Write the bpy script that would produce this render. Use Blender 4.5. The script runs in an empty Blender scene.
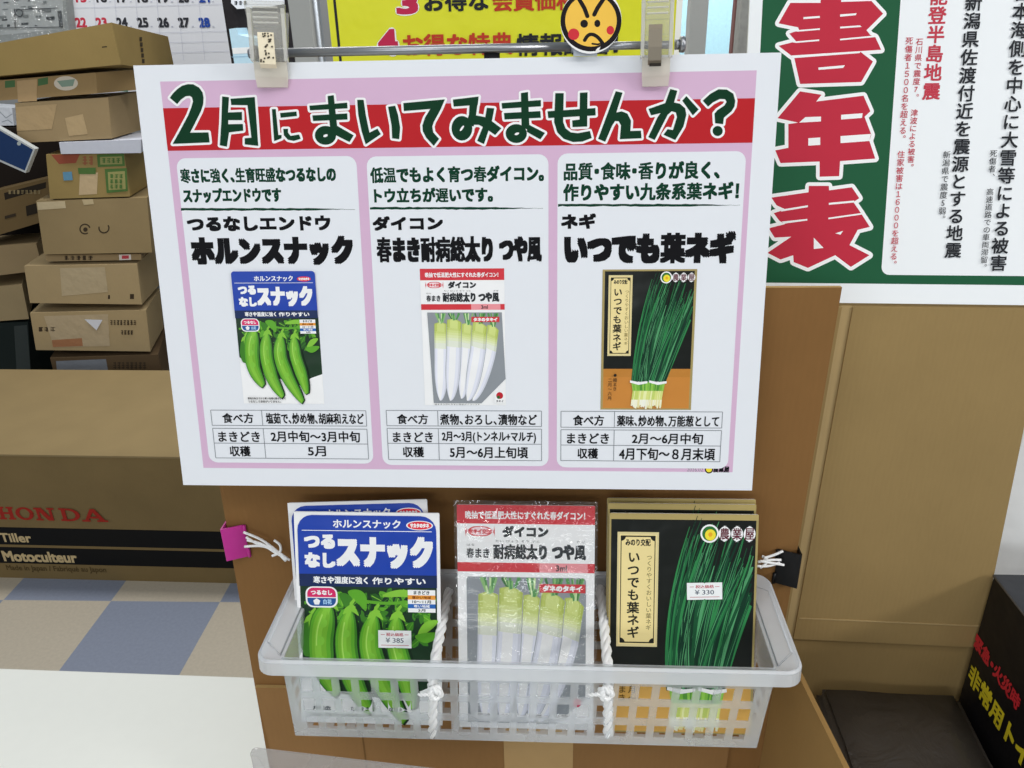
import bpy, bmesh, math, random
from mathutils import Matrix, Vector
from mathutils.geometry import tessellate_polygon
random.seed(7)
C = bpy.context.scene.collection
sc = bpy.context.scene
V = Vector
R = math.radians
# ------------------------------------------------------------------ camera
FPX = 800.0                                   # focal length in pixels of the 1024x768 frame
CAMLOC = V((0, 0, 1.456))
cam = bpy.data.cameras.new('camera'); cam.sensor_width = 36; cam.lens = 36*FPX/1024
cam.clip_start = .02; cam.clip_end = 60
co = bpy.data.objects.new('camera', cam); C.objects.link(co)
CR = Matrix.Rotation(R(3.46), 3, 'Z') @ Matrix.Rotation(R(90-24.5), 3, 'X') @ Matrix.Rotation(R(-1.29), 3, 'Z')
co.matrix_world = Matrix.Translation(CAMLOC) @ CR.to_4x4()
sc.camera = co
def ray(px, py): return CR @ V(((px-512)/FPX, -(py-384)/FPX, -1))
def at_y(px, py, Y):
    d = ray(px, py); return CAMLOC + d*((Y-CAMLOC.y)/d.y)
def at_z(px, py, Z):
    d = ray(px, py); return CAMLOC + d*((Z-CAMLOC.z)/d.z)
def at_x(px, py, X):
    d = ray(px, py); return CAMLOC + d*((X-CAMLOC.x)/d.x)

class Frame:
    """A local frame: origin o, right u, up v, normal n towards the viewer."""
    def __init__(s, o, u, v):
        s.o = V(o); s.u = V(u).normalized(); v = V(v); s.v = (v - s.u*v.dot(s.u)).normalized(); s.n = s.u.cross(s.v)
    def mat(s):
        m = Matrix((s.u, s.v, s.n)).transposed().to_4x4(); m.translation = s.o; return m
    def hit(s, px, py, z=0):
        d = ray(px, py); o = s.o + s.n*z
        t = (o-CAMLOC).dot(s.n)/d.dot(s.n); p = CAMLOC + d*t - s.o
        return V((p.dot(s.u), p.dot(s.v)))
    def w(s, x, y, z=0): return s.o + s.u*x + s.v*y + s.n*z
    def loc(s, p):
        p = V(p)-s.o; return V((p.dot(s.u), p.dot(s.v), p.dot(s.n)))
def wframe(o): return Frame(o, (1,0,0), (0,1,0))            # world axes, moved to o
def upframe(o, ang=0):                                        # u right, v up, n towards the viewer
    return Frame(o, (math.cos(ang), math.sin(ang), 0), (0,0,1))

# ------------------------------------------------------------------ materials
def lin(h):
    h = h.lstrip('#'); out = []
    for i in (0,2,4):
        c = int(h[i:i+2],16)/255; out.append(c/12.92 if c <= .04045 else ((c+.055)/1.055)**2.4)
    return out
MATS = {}
def newmat(name):
    m = bpy.data.materials.new(name); m.use_nodes = True
    return m, m.node_tree.nodes, m.node_tree.links, m.node_tree.nodes['Principled BSDF']
KINK = 1.2                                     # printed colours are noted as seen under the shop light; this turns them into reflectance
def ink(h, rough=.6, spec=.12, var=.05, k=KINK, scale=60):
    """printed or painted colour with a slight procedural unevenness"""
    key = (h, rough, spec, k)
    if key in MATS: return MATS[key]
    m, N, L, b = newmat('ink_'+h.lstrip('#'))
    c = [min(.9, x*k) for x in lin(h)]
    spec = min(spec, .12) if rough > .42 else spec*.6
    tc = N.new('ShaderNodeTexCoord'); no = N.new('ShaderNodeTexNoise'); no.inputs['Scale'].default_value = scale
    rp = N.new('ShaderNodeMapRange'); rp.inputs['To Min'].default_value = 1-var; rp.inputs['To Max'].default_value = 1+var
    mx = N.new('ShaderNodeVectorMath'); mx.operation = 'SCALE'; mx.inputs[0].default_value = c
    L.new(tc.outputs['Object'], no.inputs['Vector']); L.new(no.outputs['Fac'], rp.inputs['Value'])
    L.new(rp.outputs['Result'], mx.inputs['Scale']); L.new(mx.outputs['Vector'], b.inputs['Base Color'])
    b.inputs['Roughness'].default_value = rough; b.inputs['Specular IOR Level'].default_value = spec
    if rough < .42:                                           # coated stock is never quite flat
        n2 = N.new('ShaderNodeTexNoise'); n2.inputs['Scale'].default_value = 28; n2.inputs['Detail'].default_value = 2; L.new(tc.outputs['Object'], n2.inputs['Vector'])
        bp = N.new('ShaderNodeBump'); bp.inputs['Strength'].default_value = .35; bp.inputs['Distance'].default_value = .006
        L.new(n2.outputs['Fac'], bp.inputs['Height']); L.new(bp.outputs['Normal'], b.inputs['Normal'])
    MATS[key] = m; return m
def glossy_ink(h, k=1.0): return ink(h, .28, .5, .04, k)
def board(h, k=1.0, flute=420, axis=0, name='cardboard', mott=.12):
    """corrugated kraft board: fibres, blotches and faint flute lines"""
    key = ('board', h, k, flute, axis)
    if key in MATS: return MATS[key]
    m, N, L, b = newmat(name)
    c = [x*k for x in lin(h)]
    tc = N.new('ShaderNodeTexCoord')
    n1 = N.new('ShaderNodeTexNoise'); n1.inputs['Scale'].default_value = 9; n1.inputs['Detail'].default_value = 6
    n2 = N.new('ShaderNodeTexNoise'); n2.inputs['Scale'].default_value = 260; n2.inputs['Detail'].default_value = 3
    mp = N.new('ShaderNodeMapping'); mp.inputs['Scale'].default_value = (.25,1,1) if axis else (1,.25,1)
    wv = N.new('ShaderNodeTexWave'); wv.inputs['Scale'].default_value = flute/6.28; wv.bands_direction = 'Y' if axis else 'X'
    wv.inputs['Distortion'].default_value = .6
    L.new(tc.outputs['Object'], n1.inputs['Vector']); L.new(tc.outputs['Object'], mp.inputs['Vector'])
    L.new(mp.outputs['Vector'], n2.inputs['Vector']); L.new(tc.outputs['Object'], wv.inputs['Vector'])
    def rng(src, a, bb):
        r = N.new('ShaderNodeMapRange'); r.inputs['To Min'].default_value = a; r.inputs['To Max'].default_value = bb
        L.new(src, r.inputs['Value']); return r.outputs['Result']
    a = rng(n1.outputs['Fac'], 1-mott, 1+mott); d = rng(n2.outputs['Fac'], .96, 1.04); e = rng(wv.outputs['Fac'], .994, 1.006)
    m1 = N.new('ShaderNodeMath'); m1.operation = 'MULTIPLY'; L.new(a, m1.inputs[0]); L.new(d, m1.inputs[1])
    m2 = N.new('ShaderNodeMath'); m2.operation = 'MULTIPLY'; L.new(m1.outputs[0], m2.inputs[0]); L.new(e, m2.inputs[1])
    mx = N.new('ShaderNodeVectorMath'); mx.operation = 'SCALE'; mx.inputs[0].default_value = c
    L.new(m2.outputs[0], mx.inputs['Scale']); L.new(mx.outputs['Vector'], b.inputs['Base Color'])
    bp = N.new('ShaderNodeBump'); bp.inputs['Strength'].default_value = .05; bp.inputs['Distance'].default_value = .001
    L.new(wv.outputs['Fac'], bp.inputs['Height']); L.new(bp.outputs['Normal'], b.inputs['Normal'])
    b.inputs['Roughness'].default_value = .8; b.inputs['Specular IOR Level'].default_value = .2
    MATS[key] = m; return m
def plastic_clear(name, tint, body, alpha, rough=.2):
    """milky see-through plastic: part clear, part scattering, with a gloss"""
    if name in MATS: return MATS[name]
    m, N, L, b = newmat(name); N.remove(b)
    out = N['Material Output']
    tr = N.new('ShaderNodeBsdfTransparent'); tr.inputs[0].default_value = (*tint, 1)
    df = N.new('ShaderNodeBsdfDiffuse'); df.inputs[0].default_value = (*body, 1)
    tl = N.new('ShaderNodeBsdfTranslucent'); tl.inputs[0].default_value = (*body, 1)
    no = N.new('ShaderNodeTexNoise'); no.inputs['Scale'].default_value = 30
    tc = N.new('ShaderNodeTexCoord'); L.new(tc.outputs['Object'], no.inputs['Vector'])
    rg = N.new('ShaderNodeMapRange'); rg.inputs['To Min'].default_value = alpha-.05; rg.inputs['To Max'].default_value = alpha+.05
    L.new(no.outputs['Fac'], rg.inputs['Value'])
    ms = N.new('ShaderNodeMixShader'); ms.inputs[0].default_value = .35; L.new(df.outputs[0], ms.inputs[1]); L.new(tl.outputs[0], ms.inputs[2])
    m2 = N.new('ShaderNodeMixShader'); L.new(rg.outputs[0], m2.inputs[0]); L.new(tr.outputs[0], m2.inputs[1]); L.new(ms.outputs[0], m2.inputs[2])
    gl = N.new('ShaderNodeBsdfGlossy'); gl.inputs['Roughness'].default_value = rough
    lw = N.new('ShaderNodeLayerWeight'); pw = N.new('ShaderNodeMath'); pw.operation = 'POWER'; pw.inputs[1].default_value = 4; L.new(lw.outputs['Facing'], pw.inputs[0])
    fr = N.new('ShaderNodeMapRange'); fr.inputs['To Min'].default_value = .04; fr.inputs['To Max'].default_value = .55; L.new(pw.outputs[0], fr.inputs['Value'])
    m3 = N.new('ShaderNodeMixShader'); L.new(fr.outputs[0], m3.inputs[0]); L.new(m2.outputs[0], m3.inputs[1]); L.new(gl.outputs[0], m3.inputs[2])
    L.new(m3.outputs[0], out.inputs[0]); MATS[name] = m; return m
def metal(name, h, rough=.3):
    if name in MATS: return MATS[name]
    m, N, L, b = newmat(name); b.inputs['Base Color'].default_value = (*lin(h), 1); b.inputs['Metallic'].default_value = 1
    no = N.new('ShaderNodeTexNoise'); no.inputs['Scale'].default_value = 200
    rg = N.new('ShaderNodeMapRange'); rg.inputs['To Min'].default_value = rough-.08; rg.inputs['To Max'].default_value = rough+.12
    L.new(no.outputs['Fac'], rg.inputs['Value']); L.new(rg.outputs[0], b.inputs['Roughness'])
    MATS[name] = m; return m
PAPER = ink('#e6e9ee', .6, .12, .01, 1.0)

# ------------------------------------------------------------------ mesh building
class MB:
    def __init__(s): s.v = []; s.f = []; s.m = []; s.mats = []; s.smooth = []
    def mi(s, mat):
        if mat not in s.mats: s.mats.append(mat)
        return s.mats.index(mat)
    def add(s, vs, fs, mat, smooth=False):
        o = len(s.v); s.v.extend([tuple(p) for p in vs]); i = s.mi(mat)
        for f in fs: s.f.append([k+o for k in f]); s.m.append(i); s.smooth.append(smooth)
        return s
    def poly(s, pts, mat):                                   # concave polygon, triangulated
        pts = [V(p) for p in pts]
        if len(pts) <= 4: return s.add(pts, [list(range(len(pts)))], mat) if len(pts) == 3 else s._tess(pts, mat)
        return s._tess(pts, mat)
    def _tess(s, pts, mat): return s.add(pts, [list(t) for t in tessellate_polygon([pts])], mat)
    def prism(s, pts, z0, z1, mat, mat_side=None):            # 2-D outline (ccw) thickened along z
        n = len(pts); ms = mat_side or mat
        tess = [list(t) for t in tessellate_polygon([[V((p[0],p[1],0)) for p in pts]])]
        s.add([(p[0],p[1],z1) for p in pts], tess, mat)
        s.add([(p[0],p[1],z0) for p in pts], [t[::-1] for t in tess], ms)
        vs = [(p[0],p[1],z0) for p in pts]+[(p[0],p[1],z1) for p in pts]
        return s.add(vs, [[i,(i+1)%n,n+(i+1)%n,n+i] for i in range(n)], ms)
    def hexa(s, a, b, mat):                                  # a: 4 pts, b: 4 matching pts (two opposite faces)
        vs = list(a)+list(b)
        return s.add(vs, [[0,1,2,3],[7,6,5,4]]+[[i,4+i,4+(i+1)%4,(i+1)%4] for i in range(4)], mat)
    def box(s, lo, hi, mat, bevel=0, seg=2):
        bm = bmesh.new(); bmesh.ops.create_cube(bm, size=1)
        for v in bm.verts: v.co = V([(lo[i]+hi[i])/2+v.co[i]*(hi[i]-lo[i]) for i in range(3)])
        if bevel: bmesh.ops.bevel(bm, geom=bm.edges[:], offset=bevel, segments=seg, affect='EDGES', profile=.5)
        s.bm(bm, mat, smooth=False); return s
    def bm(s, bm, mat, smooth=False, M=None):
        bm.verts.index_update()
        s.add([(M@v.co if M else v.co) for v in bm.verts], [[v.index for v in f.verts] for f in bm.faces], mat, smooth); bm.free(); return s
    def tube(s, path, r, mat, n=8, cap=True):
        path = [V(p) for p in path]; rs = r if isinstance(r, (list,tuple)) else [r]*len(path); rings = []
        up = V((0,0,1)); vs = []
        t0 = (path[1]-path[0]).normalized(); a = t0.cross(up if abs(t0.dot(up)) < .9 else V((1,0,0))).normalized()
        for i, p in enumerate(path):
            t = (path[min(i+1,len(path)-1)]-path[max(i-1,0)]).normalized()
            a = (a - t*a.dot(t)).normalized(); b = t.cross(a)
            for k in range(n): vs.append(p + (a*math.cos(2*math.pi*k/n)+b*math.sin(2*math.pi*k/n))*rs[i])
        fs = [[i*n+k, i*n+(k+1)%n, (i+1)*n+(k+1)%n, (i+1)*n+k] for i in range(len(path)-1) for k in range(n)]
        if cap: fs += [list(range(n))[::-1], list(range((len(path)-1)*n, len(path)*n))]
        return s.add(vs, fs, mat, True)
    def build(s, name, parent=None, M=None):
        me = bpy.data.meshes.new(name); me.from_pydata(s.v, [], s.f)
        for m in s.mats: me.materials.append(m)
        me.polygons.foreach_set('material_index', s.m); me.polygons.foreach_set('use_smooth', s.smooth); me.update()
        o = bpy.data.objects.new(name, me); C.objects.link(o)
        if parent: o.parent = parent
        if M is not None: o.matrix_world = M
        return o
def tag(o, label, cat, group=None, kind=None):
    o['label'] = label; o['category'] = cat
    if group: o['group'] = group
    if kind: o['kind'] = kind
    return o
def thing(name, label, cat, frame, group=None):
    o = bpy.data.objects.new(name, None); C.objects.link(o); o.empty_display_size = .05
    o.matrix_world = frame.mat(); return tag(o, label, cat, group)
def struct(o, cat=None):
    o['kind'] = 'structure'; return o
def copy_tree(o, parent=None):
    c = o.copy(); C.objects.link(c); c.parent = parent
    for ch in [x for x in bpy.data.objects if x.parent == o]: copy_tree(ch, c)
    return c

# ------------------------------------------------------------------ lettering
GLY = {}
DENSE = '病総葉風春耐温遅質食香強寒盛震源渡'
ADV = []
def close_set(s, res):
    if not ADV:
        c = bpy.data.curves.new('lettering', 'FONT'); w = []
        for t in ('国', '国国'):
            c.body = t; o = bpy.data.objects.new('lettering', c); C.objects.link(o); w.append(o.evaluated_get(bpy.context.evaluated_depsgraph_get()).dimensions.x); bpy.data.objects.remove(o)
        bpy.data.curves.remove(c); ADV.append(w[1]-w[0])
    adv = ADV[0]; x = 0; out = []
    for ch in s:
        if ch not in ' 　':
            v_, f_, *_r = glyphs(ch, res); dx = x-(.25*adv if ch == '・' else 0); out.append((ch, [(p[0]+dx, p[1]) for p in v_], f_))
        x += adv*(.5 if ch in '、。・' else (.35 if ch == ' ' else 1))
    return out
def glyphs(s, res=3):
    if (s,res) in GLY: return GLY[(s,res)]
    if len(s) > 1 and all(ord(c) > 0x2000 or c == ' ' for c in s) and any(ord(c) > 0x2000 for c in s):   # close-set punctuation
        vs, fs = [], []
        for ch, v_, f_ in close_set(s, res):
            o = len(vs); vs += v_; fs += [[i+o for i in f] for f in f_]
        xs = [v[0] for v in vs]; ys = [v[1] for v in vs]
        GLY[(s,res)] = (vs, fs, min(xs), max(xs), min(ys), max(ys)); return GLY[(s,res)]
    c = bpy.data.curves.new('lettering', 'FONT'); c.body = s; c.resolution_u = res; c.size = 1
    o = bpy.data.objects.new('lettering', c); C.objects.link(o)
    dg = bpy.context.evaluated_depsgraph_get(); me = bpy.data.meshes.new_from_object(o.evaluated_get(dg))
    vs = [(v.co.x, v.co.y) for v in me.vertices]; fs = [list(p.vertices) for p in me.polygons]
    fs = [f if sum(vs[f[i]][0]*vs[f[(i+1)%len(f)]][1]-vs[f[(i+1)%len(f)]][0]*vs[f[i]][1] for i in range(len(f))) > 0 else f[::-1] for f in fs]
    bpy.data.objects.remove(o); bpy.data.meshes.remove(me); bpy.data.curves.remove(c)
    xs = [v[0] for v in vs] or [0,1]; ys = [v[1] for v in vs] or [0,1]
    GLY[(s,res)] = (vs, fs, min(xs), max(xs), min(ys), max(ys)); return GLY[(s,res)]
EM = glyphs('国'); EMH = (EM[5]-EM[4])/.90; EMC = ((EM[2]+EM[3])/2, (EM[4]+EM[5])/2)

class Art:
    """Print on a flat surface: every shape lies a hair above the one before it."""
    def __init__(s, mb, fmap, z=2e-5, dz=2e-6, rs=1): s.mb = mb; s.map = fmap; s.z = z; s.dz = dz; s.rs = rs
    def P(s, p):
        q = s.map(p[0], p[1]); return (q[0], q[1])
    def up(s): s.z += s.dz; return s.z
    def poly(s, pts, mat):
        z = s.up(); s.mb.poly([(*s.P(p), z) for p in pts], mat)
    def rect(s, x0, y0, x1, y1, mat): s.poly([(x0,y0),(x1,y0),(x1,y1),(x0,y1)], mat)
    def lrect(s, x0, y0, x1, y1, mat, r=0, corners=(1,1,1,1)):      # axis-aligned in the surface's own frame
        a = s.P((x0,(y0+y1)/2)); b = s.P((x1,(y0+y1)/2)); c = s.P(((x0+x1)/2,y0)); d = s.P(((x0+x1)/2,y1))
        X0, X1 = sorted((a[0], b[0])); Y0, Y1 = sorted((c[1], d[1]))
        z = s.up(); s.mb.poly([(*p, z) for p in rrect(X0,Y0,X1,Y1,r*s.rs,corners)], mat)
    def disc(s, x, y, r, mat, ry=None, n=24, a0=0):
        s.poly([(x+r*math.cos(2*math.pi*k/n+a0), y+(ry or r)*math.sin(2*math.pi*k/n+a0)) for k in range(n)], mat)
    def edge(s, pts, w, mat, closed=True, n=10):                    # outline of width w (in art units) round a polygon
        z = s.up(); pts = [V(p) for p in pts]; k = len(pts)
        for i in range(k if closed else k-1):
            a, b = pts[i], pts[(i+1)%k]; d = b-a
            if d.length < 1e-9: continue
            q = V((-d.y, d.x)).normalized()*w/2; z += s.dz*.1
            s.mb.poly([(*s.P(p), z) for p in (a-q, b-q, b+q, a+q)], mat)
        for p in pts:
            z += s.dz*.1
            s.mb.poly([(*s.P((p.x+w/2*math.cos(2*math.pi*j/n), p.y+w/2*math.sin(2*math.pi*j/n))), z) for j in range(n)], mat)
        s.z = z
    def line(s, pts, w, mat): s.edge(pts, w, mat, False)
    def ribbon(s, pts, ws, mat):                                    # tapered stroke along a path
        z = s.up(); pts = [V(p) for p in pts]; L = []; Rr = []
        for i, p in enumerate(pts):
            t = (pts[min(i+1,len(pts)-1)]-pts[max(i-1,0)]).normalized(); q = V((-t.y,t.x))*ws[i]
            L.append(s.P(p+q)); Rr.append(s.P(p-q))
        vs = [(*p, z) for p in L]+[(*p, z) for p in Rr]; n = len(pts)
        s.mb.add(vs, [[i, i+1, n+i+1, n+i] for i in range(n-1)], mat)
    def text(s, t, x0, y0, x1, y1, mat, bold=0, res=3, halo=None, hw=0, slant=0):
        """lettering whose ink fills the box; bold = stroke growth as a share of the height"""
        a = s.P((x0,(y0+y1)/2)); b = s.P((x1,(y0+y1)/2)); c = s.P(((x0+x1)/2,y0)); d = s.P(((x0+x1)/2,y1))
        s.ltext(t, a[0], d[1], b[0], c[1], mat, bold, res, halo, hw, slant)
    def ltext(s, t, X0, Y0, X1, Y1, mat, bold=0, res=3, halo=None, hw=0, slant=0):
        vs, fs, gx0, gx1, gy0, gy1 = glyphs(t, res); H = Y1-Y0; g = bold*H
        sx = (X1-X0-2*g)/max(gx1-gx0, 1e-6); sy = (H-2*g)/max(gy1-gy0, 1e-6)
        pts = [(X0+g+(x-gx0)*sx+slant*(y-gy0)*sy, Y0+g+(y-gy0)*sy) for x, y in vs]
        if bold >= .03 and not halo and any(0x4e00 <= ord(c) <= 0x9fff for c in t) and all(ord(c) > 0x2000 or c == ' ' for c in t):
            cl = close_set(t, res); base = min(v[0] for _, vv, _f in cl for v in vv) if cl else 0      # kanji are drawn with thinner strokes than kana
            for ch, vv, ff in cl:
                kf = 1 if not 0x4e00 <= ord(ch) <= 0x9fff else ((.60 if ch in DENSE else (.85 if ch in '太作九立' else .78)) if bold < .045 else (.56 if ch in DENSE else (.8 if ch in '太' else .7)))
                s.stamp([(X0+g+(x-gx0)*sx, Y0+g+(y-gy0)*sy) for x, y in vv], ff, mat, g*kf, None, 0, bold > .045)
            return
        s.stamp(pts, fs, mat, g, halo, hw*H, bold > .045)
    def stamp(s, pts, fs, mat, g, halo=None, hw=0, big=False):
        for mm, e in ((halo, g+hw), (mat, g)):
            if mm is None: continue
            offs = [(0,0)]
            if e > 0 and mm is mat: offs += [(i*e*q, j*e*q) for q in ((1,.5) if big else (1,)) for i in (-1,0,1) for j in (-1,0,1) if i or j]
            elif e > 0:
                k = 12
                offs += [(e*math.cos(2*math.pi*j/k), e*math.sin(2*math.pi*j/k)) for j in range(k)]
                if e > 2.2*g: offs += [(.5*e*math.cos(2*math.pi*j/6), .5*e*math.sin(2*math.pi*j/6)) for j in range(6)]
            s.up()
            for ox, oy in offs:
                s.z += s.dz*.15; s.mb.add([(x+ox, y+oy, s.z) for x, y in pts], fs, mm)
    def smudge(s, x0, y0, x1, y1, n, mat):
        """a row of worn, unreadable print"""
        w = (x1-x0)/n; rnd = random.Random(int(x0*7+y0))
        for k in range(n):
            x = x0+k*w; y = y0+(y1-y0)*0
            for j in range(3): s.rect(x+.1*w, y+(y1-y0)*(.05+.33*j), x+w*rnd.uniform(.6,.88), y+(y1-y0)*(.2+.33*j), mat)
            s.rect(x+w*rnd.uniform(.15,.5), y, x+w*rnd.uniform(.55,.7), y1, mat)
    def vtext(s, t, x, y0, y1, mat, bold=0, width=None, res=3, jit=0, halo=None, hw=0):
        """vertical lettering, column centre x from y0 down to y1"""
        top = V(s.P((x,y0))); bot = V(s.P((x,y1))); n = len(t); step = (bot-top)/n; em = step.length
        wd = width or em; ex = step.normalized(); rx = V((-ex.y, ex.x))
        for i, ch in enumerate(t):
            if ch in ' 　': continue
            vs, fs, gx0, gx1, gy0, gy1 = glyphs(ch, res); cen = top+step*(i+.5); sc_ = .94/EMH
            ox, oy = (EMC if ord(ch) > 0x2000 else ((gx0+gx1)/2, (gy0+gy1)/2))
            if ch in '。、': ox -= .6*EMH; oy -= .55*EMH
            j = (random.uniform(-jit,jit)*em, random.uniform(-jit,jit)*em)
            pts = []
            for gx, gy in vs:
                p = cen + rx*((gx-ox)*sc_*wd+j[0]) - ex*((gy-oy)*sc_*em+j[1]); pts.append((p.x, p.y))
            s.stamp(pts, fs, mat, bold*em, halo, hw*em)
def rrect(x0,y0,x1,y1,r,corners=(1,1,1,1),n=5):              # corners: bl, br, tr, tl
    out = []
    for i,(cx,cy,a) in enumerate(((x0,y0,180),(x1,y0,270),(x1,y1,0),(x0,y1,90))):
        if r <= 0 or not corners[i]: out.append((cx,cy)); continue
        ox = cx+r if i in (0,3) else cx-r; oy = cy+r if i in (0,1) else cy-r
        for k in range(n+1): t = R(a+90*k/n); out.append((ox+r*math.cos(t), oy+r*math.sin(t)))
    return out
def smooth_path(pts, n=8):
    pts = [V(p) for p in pts]; out = []
    for i in range(len(pts)-1):
        p0, p1, p2, p3 = pts[max(i-1,0)], pts[i], pts[i+1], pts[min(i+2,len(pts)-1)]
        for k in range(n):
            t = k/n; out.append(.5*((2*p1)+(p2-p0)*t+(2*p0-5*p1+4*p2-p3)*t*t+(3*p1-p0-3*p2+p3)*t**3))
    out.append(pts[-1]); return out

# ------------------------------------------------------------------ packet pictures (u to the right, v downwards, both 0..1)
GREENS = [ink(h, .4, .4, .08) for h in ('#10301a','#22521c','#37741f','#569a26','#7ab437','#9cca5a')]
def pea_art(a, poster=False):
    BLUE = ink('#1a3c9c', .35, .4, .03); NAVY = ink('#14264f', .35, .4); W = ink('#f2f4f8', .4, .4, .01); RED = ink('#d02838', .35, .4)
    a.rect(0,0,1,1, W)
    if poster: ph = [(0,.34),(1,.34),(1,.77),(.86,.80),(.70,.86),(.45,.80),(.2,.74),(0,.64)]; mx0, mx1, my = 0, 1, 0
    else: ph = [(.025,.34),(.975,.34),(.975,.80),(.7,.88),(.3,.86),(.025,.72)]; mx0, mx1, my = .022, .978, .014
    a.poly(ph, ink('#16301c', .35, .4, .2))
    rnd = random.Random(3)
    lim = .62 if not poster else .58
    for k in range(150):                                       # leaves and tendrils behind the pods
        u, v = rnd.uniform(mx0+.07, mx1-.07), rnd.uniform(.37, lim); ang = rnd.uniform(0, 6.28); L = rnd.uniform(.025,.06)
        d = V((math.cos(ang), math.sin(ang)*.62))*L
        a.ribbon([V((u,v))-d, V((u,v))-d*.3, V((u,v))+d*.4, V((u,v))+d], [.004, L*.42, L*.36, .003], GREENS[rnd.choice((0,1,1,2,2,3))]); a.ribbon([V((u,v))-d*.8, V((u,v))+d*.8], [.0025,.0015], GREENS[rnd.choice((2,3,4))])
    a.ribbon(smooth_path([(mx0+.03,.425),(.3,.40),(.62,.42),(.97,.40)]), [.007]*25, GREENS[3])
    a.ribbon(smooth_path([(.60,.385),(.74,.372),(.92,.39)]), [.004+.013*math.sin(math.pi*i/16) for i in range(17)], GREENS[4]); a.ribbon(smooth_path([(.36,.37),(.45,.40),(.47,.45)]), [.004+.03*math.sin(math.pi*i/16) for i in range(17)], GREENS[3]); a.ribbon(smooth_path([(.30,.38),(.36,.42),(.37,.455)]), [.004+.03*math.sin(math.pi*i/16) for i in range(17)], GREENS[2])
    def pod(path, w, dark=0):
        p = smooth_path(path, 7); n = len(p)
        prof = [max(.06, min(1, math.sin(math.pi*min(.5, .06+i/(n-1)*1.5)), 1.15*math.sin(math.pi*(.04+.5*(1-i/(n-1)))**.8))) for i in range(n)]
        off = lambda k: [V((q.x+k*w, q.y)) for q in p]
        a.ribbon([V((q.x+.012,q.y+.004)) for q in p], [w*1.12*x for x in prof], ink('#0c2410', .35, .4))
        a.ribbon(p, [w*x for x in prof], GREENS[2-dark]); a.ribbon(off(-.08), [w*.84*x for x in prof], GREENS[3-dark])
        a.ribbon(off(-.14), [w*.58*x for x in prof], ink('#6aa42b',.3,.5) if not dark else GREENS[3-dark])
        a.ribbon(off(-.22), [w*.26*x for x in prof], GREENS[4] if not dark else GREENS[2])
        if not dark:
            for i in range(5, n-5, 4): a.disc(p[i].x-.05*w, p[i].y, w*.36, ink('#74b236',.3,.5), w*.26, 14)
            a.ribbon(off(-.34)[3:n//2], [w*.05]*(n//2-3), GREENS[5])
        s0 = p[0]
        for dx, dy in ((-.055,.02),(.055,.025),(-.02,.045),(.035,-.015)):      # sepals
            a.ribbon([s0+V((0,-.012)), s0+V((dx*.6,dy*.4-.006)), s0+V((dx,dy))], [.014,.012,.002], GREENS[4])
        a.ribbon([s0+V((.03,-.05)), s0+V((.005,-.03)), s0], [.008,.011,.012], GREENS[4])
    pod([(.10,.50),(.07,.60),(.06,.68)], .055, 1)
    pod([(.235,.435),(.165,.56),(.17,.72),(.27,.86)], .088)
    pod([(.375,.455),(.335,.62),(.385,.80),(.50,.945)], .078)
    pod([(.545,.475),(.505,.63),(.585,.80),(.74,.985)], .078)
    pod([(.70,.48),(.69,.62),(.76,.80),(.80,.92)], .07)
    a.ribbon(smooth_path([(.98,.50),(.9,.53),(.84,.57)]), [.004+.02*math.sin(math.pi*i/16) for i in range(17)], GREENS[4])
    a.ribbon(smooth_path([(.99,.56),(.9,.58),(.82,.575)]), [.004+.02*math.sin(math.pi*i/16) for i in range(17)], GREENS[3])
    a.lrect(mx0, my, mx1, .345, BLUE, .012 if not poster else .004, (0,0,1,1)) ; a.lrect(mx0,.287,mx1,.345, NAVY)
    a.text('ホルンスナック', .27,.033,.735,.073, W, .03); 
    if not poster: a.disc(.865,.057,.092, W, .022); 
    a.disc(.865,.057,.083, RED, .0185); a.text('サカタのタネ', .80,.047,.93,.067, W, .06)
    a.rect(mx0+.03,.0835,mx1-.03,.0865, W)
    a.text('つる', .065,.103,.28,.170, W, .075); a.text('なし', .065,.187,.28,.258, W, .075); a.text('スナック', .285,.108,.955,.258, W, .065)
    a.text('寒さや湿度に強く', .12,.297,.50,.332, W, .04); a.text('作りやすい', .53,.299,.90,.332, W, .04)
    bx0, bx1, by0, bym, by1 = .075, .275, .352, .398, .438
    a.lrect(bx0-.012,by0-.006,bx1+.012,by1+.007, W, .006); a.lrect(bx0,by0,bx1,bym-.002, ink('#c8245e',.35,.4), .005, (0,0,1,1)); a.lrect(bx0,bym+.002,bx1,by1, ink('#1f4d8c',.35,.4), .005, (1,1,0,0))
    a.text('つるなし', .10,.363,.25,.386, W, .05); a.disc(.14,.418,.026, W, .0165, 5, -math.pi/2); a.text('白花', .185,.405,.245,.43, ink('#9fc4e6'), .05)
    x0,x1 = .775,.965; a.lrect(x0,.355,x1,.46, W); a.rect(x0,.380,x1,.400, ink('#d9913a')); a.rect(x0,.421,x1,.441, ink('#2a5ea8'))
    K = ink('#22303a'); a.text('まきどき', x0+.04,.359,x1-.04,.376, K, .03); a.text('暖かい地域', x0+.03,.383,x1-.03,.397, ink('#6a2a10'), .03)
    a.text('10〜11月', x0+.03,.403,x1-.03,.418, K, .03); a.text('寒い地域', x0+.04,.424,x1-.04,.438, W, .03); a.text('3月', x0+.07,.444,x1-.07,.457, K, .03)
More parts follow.
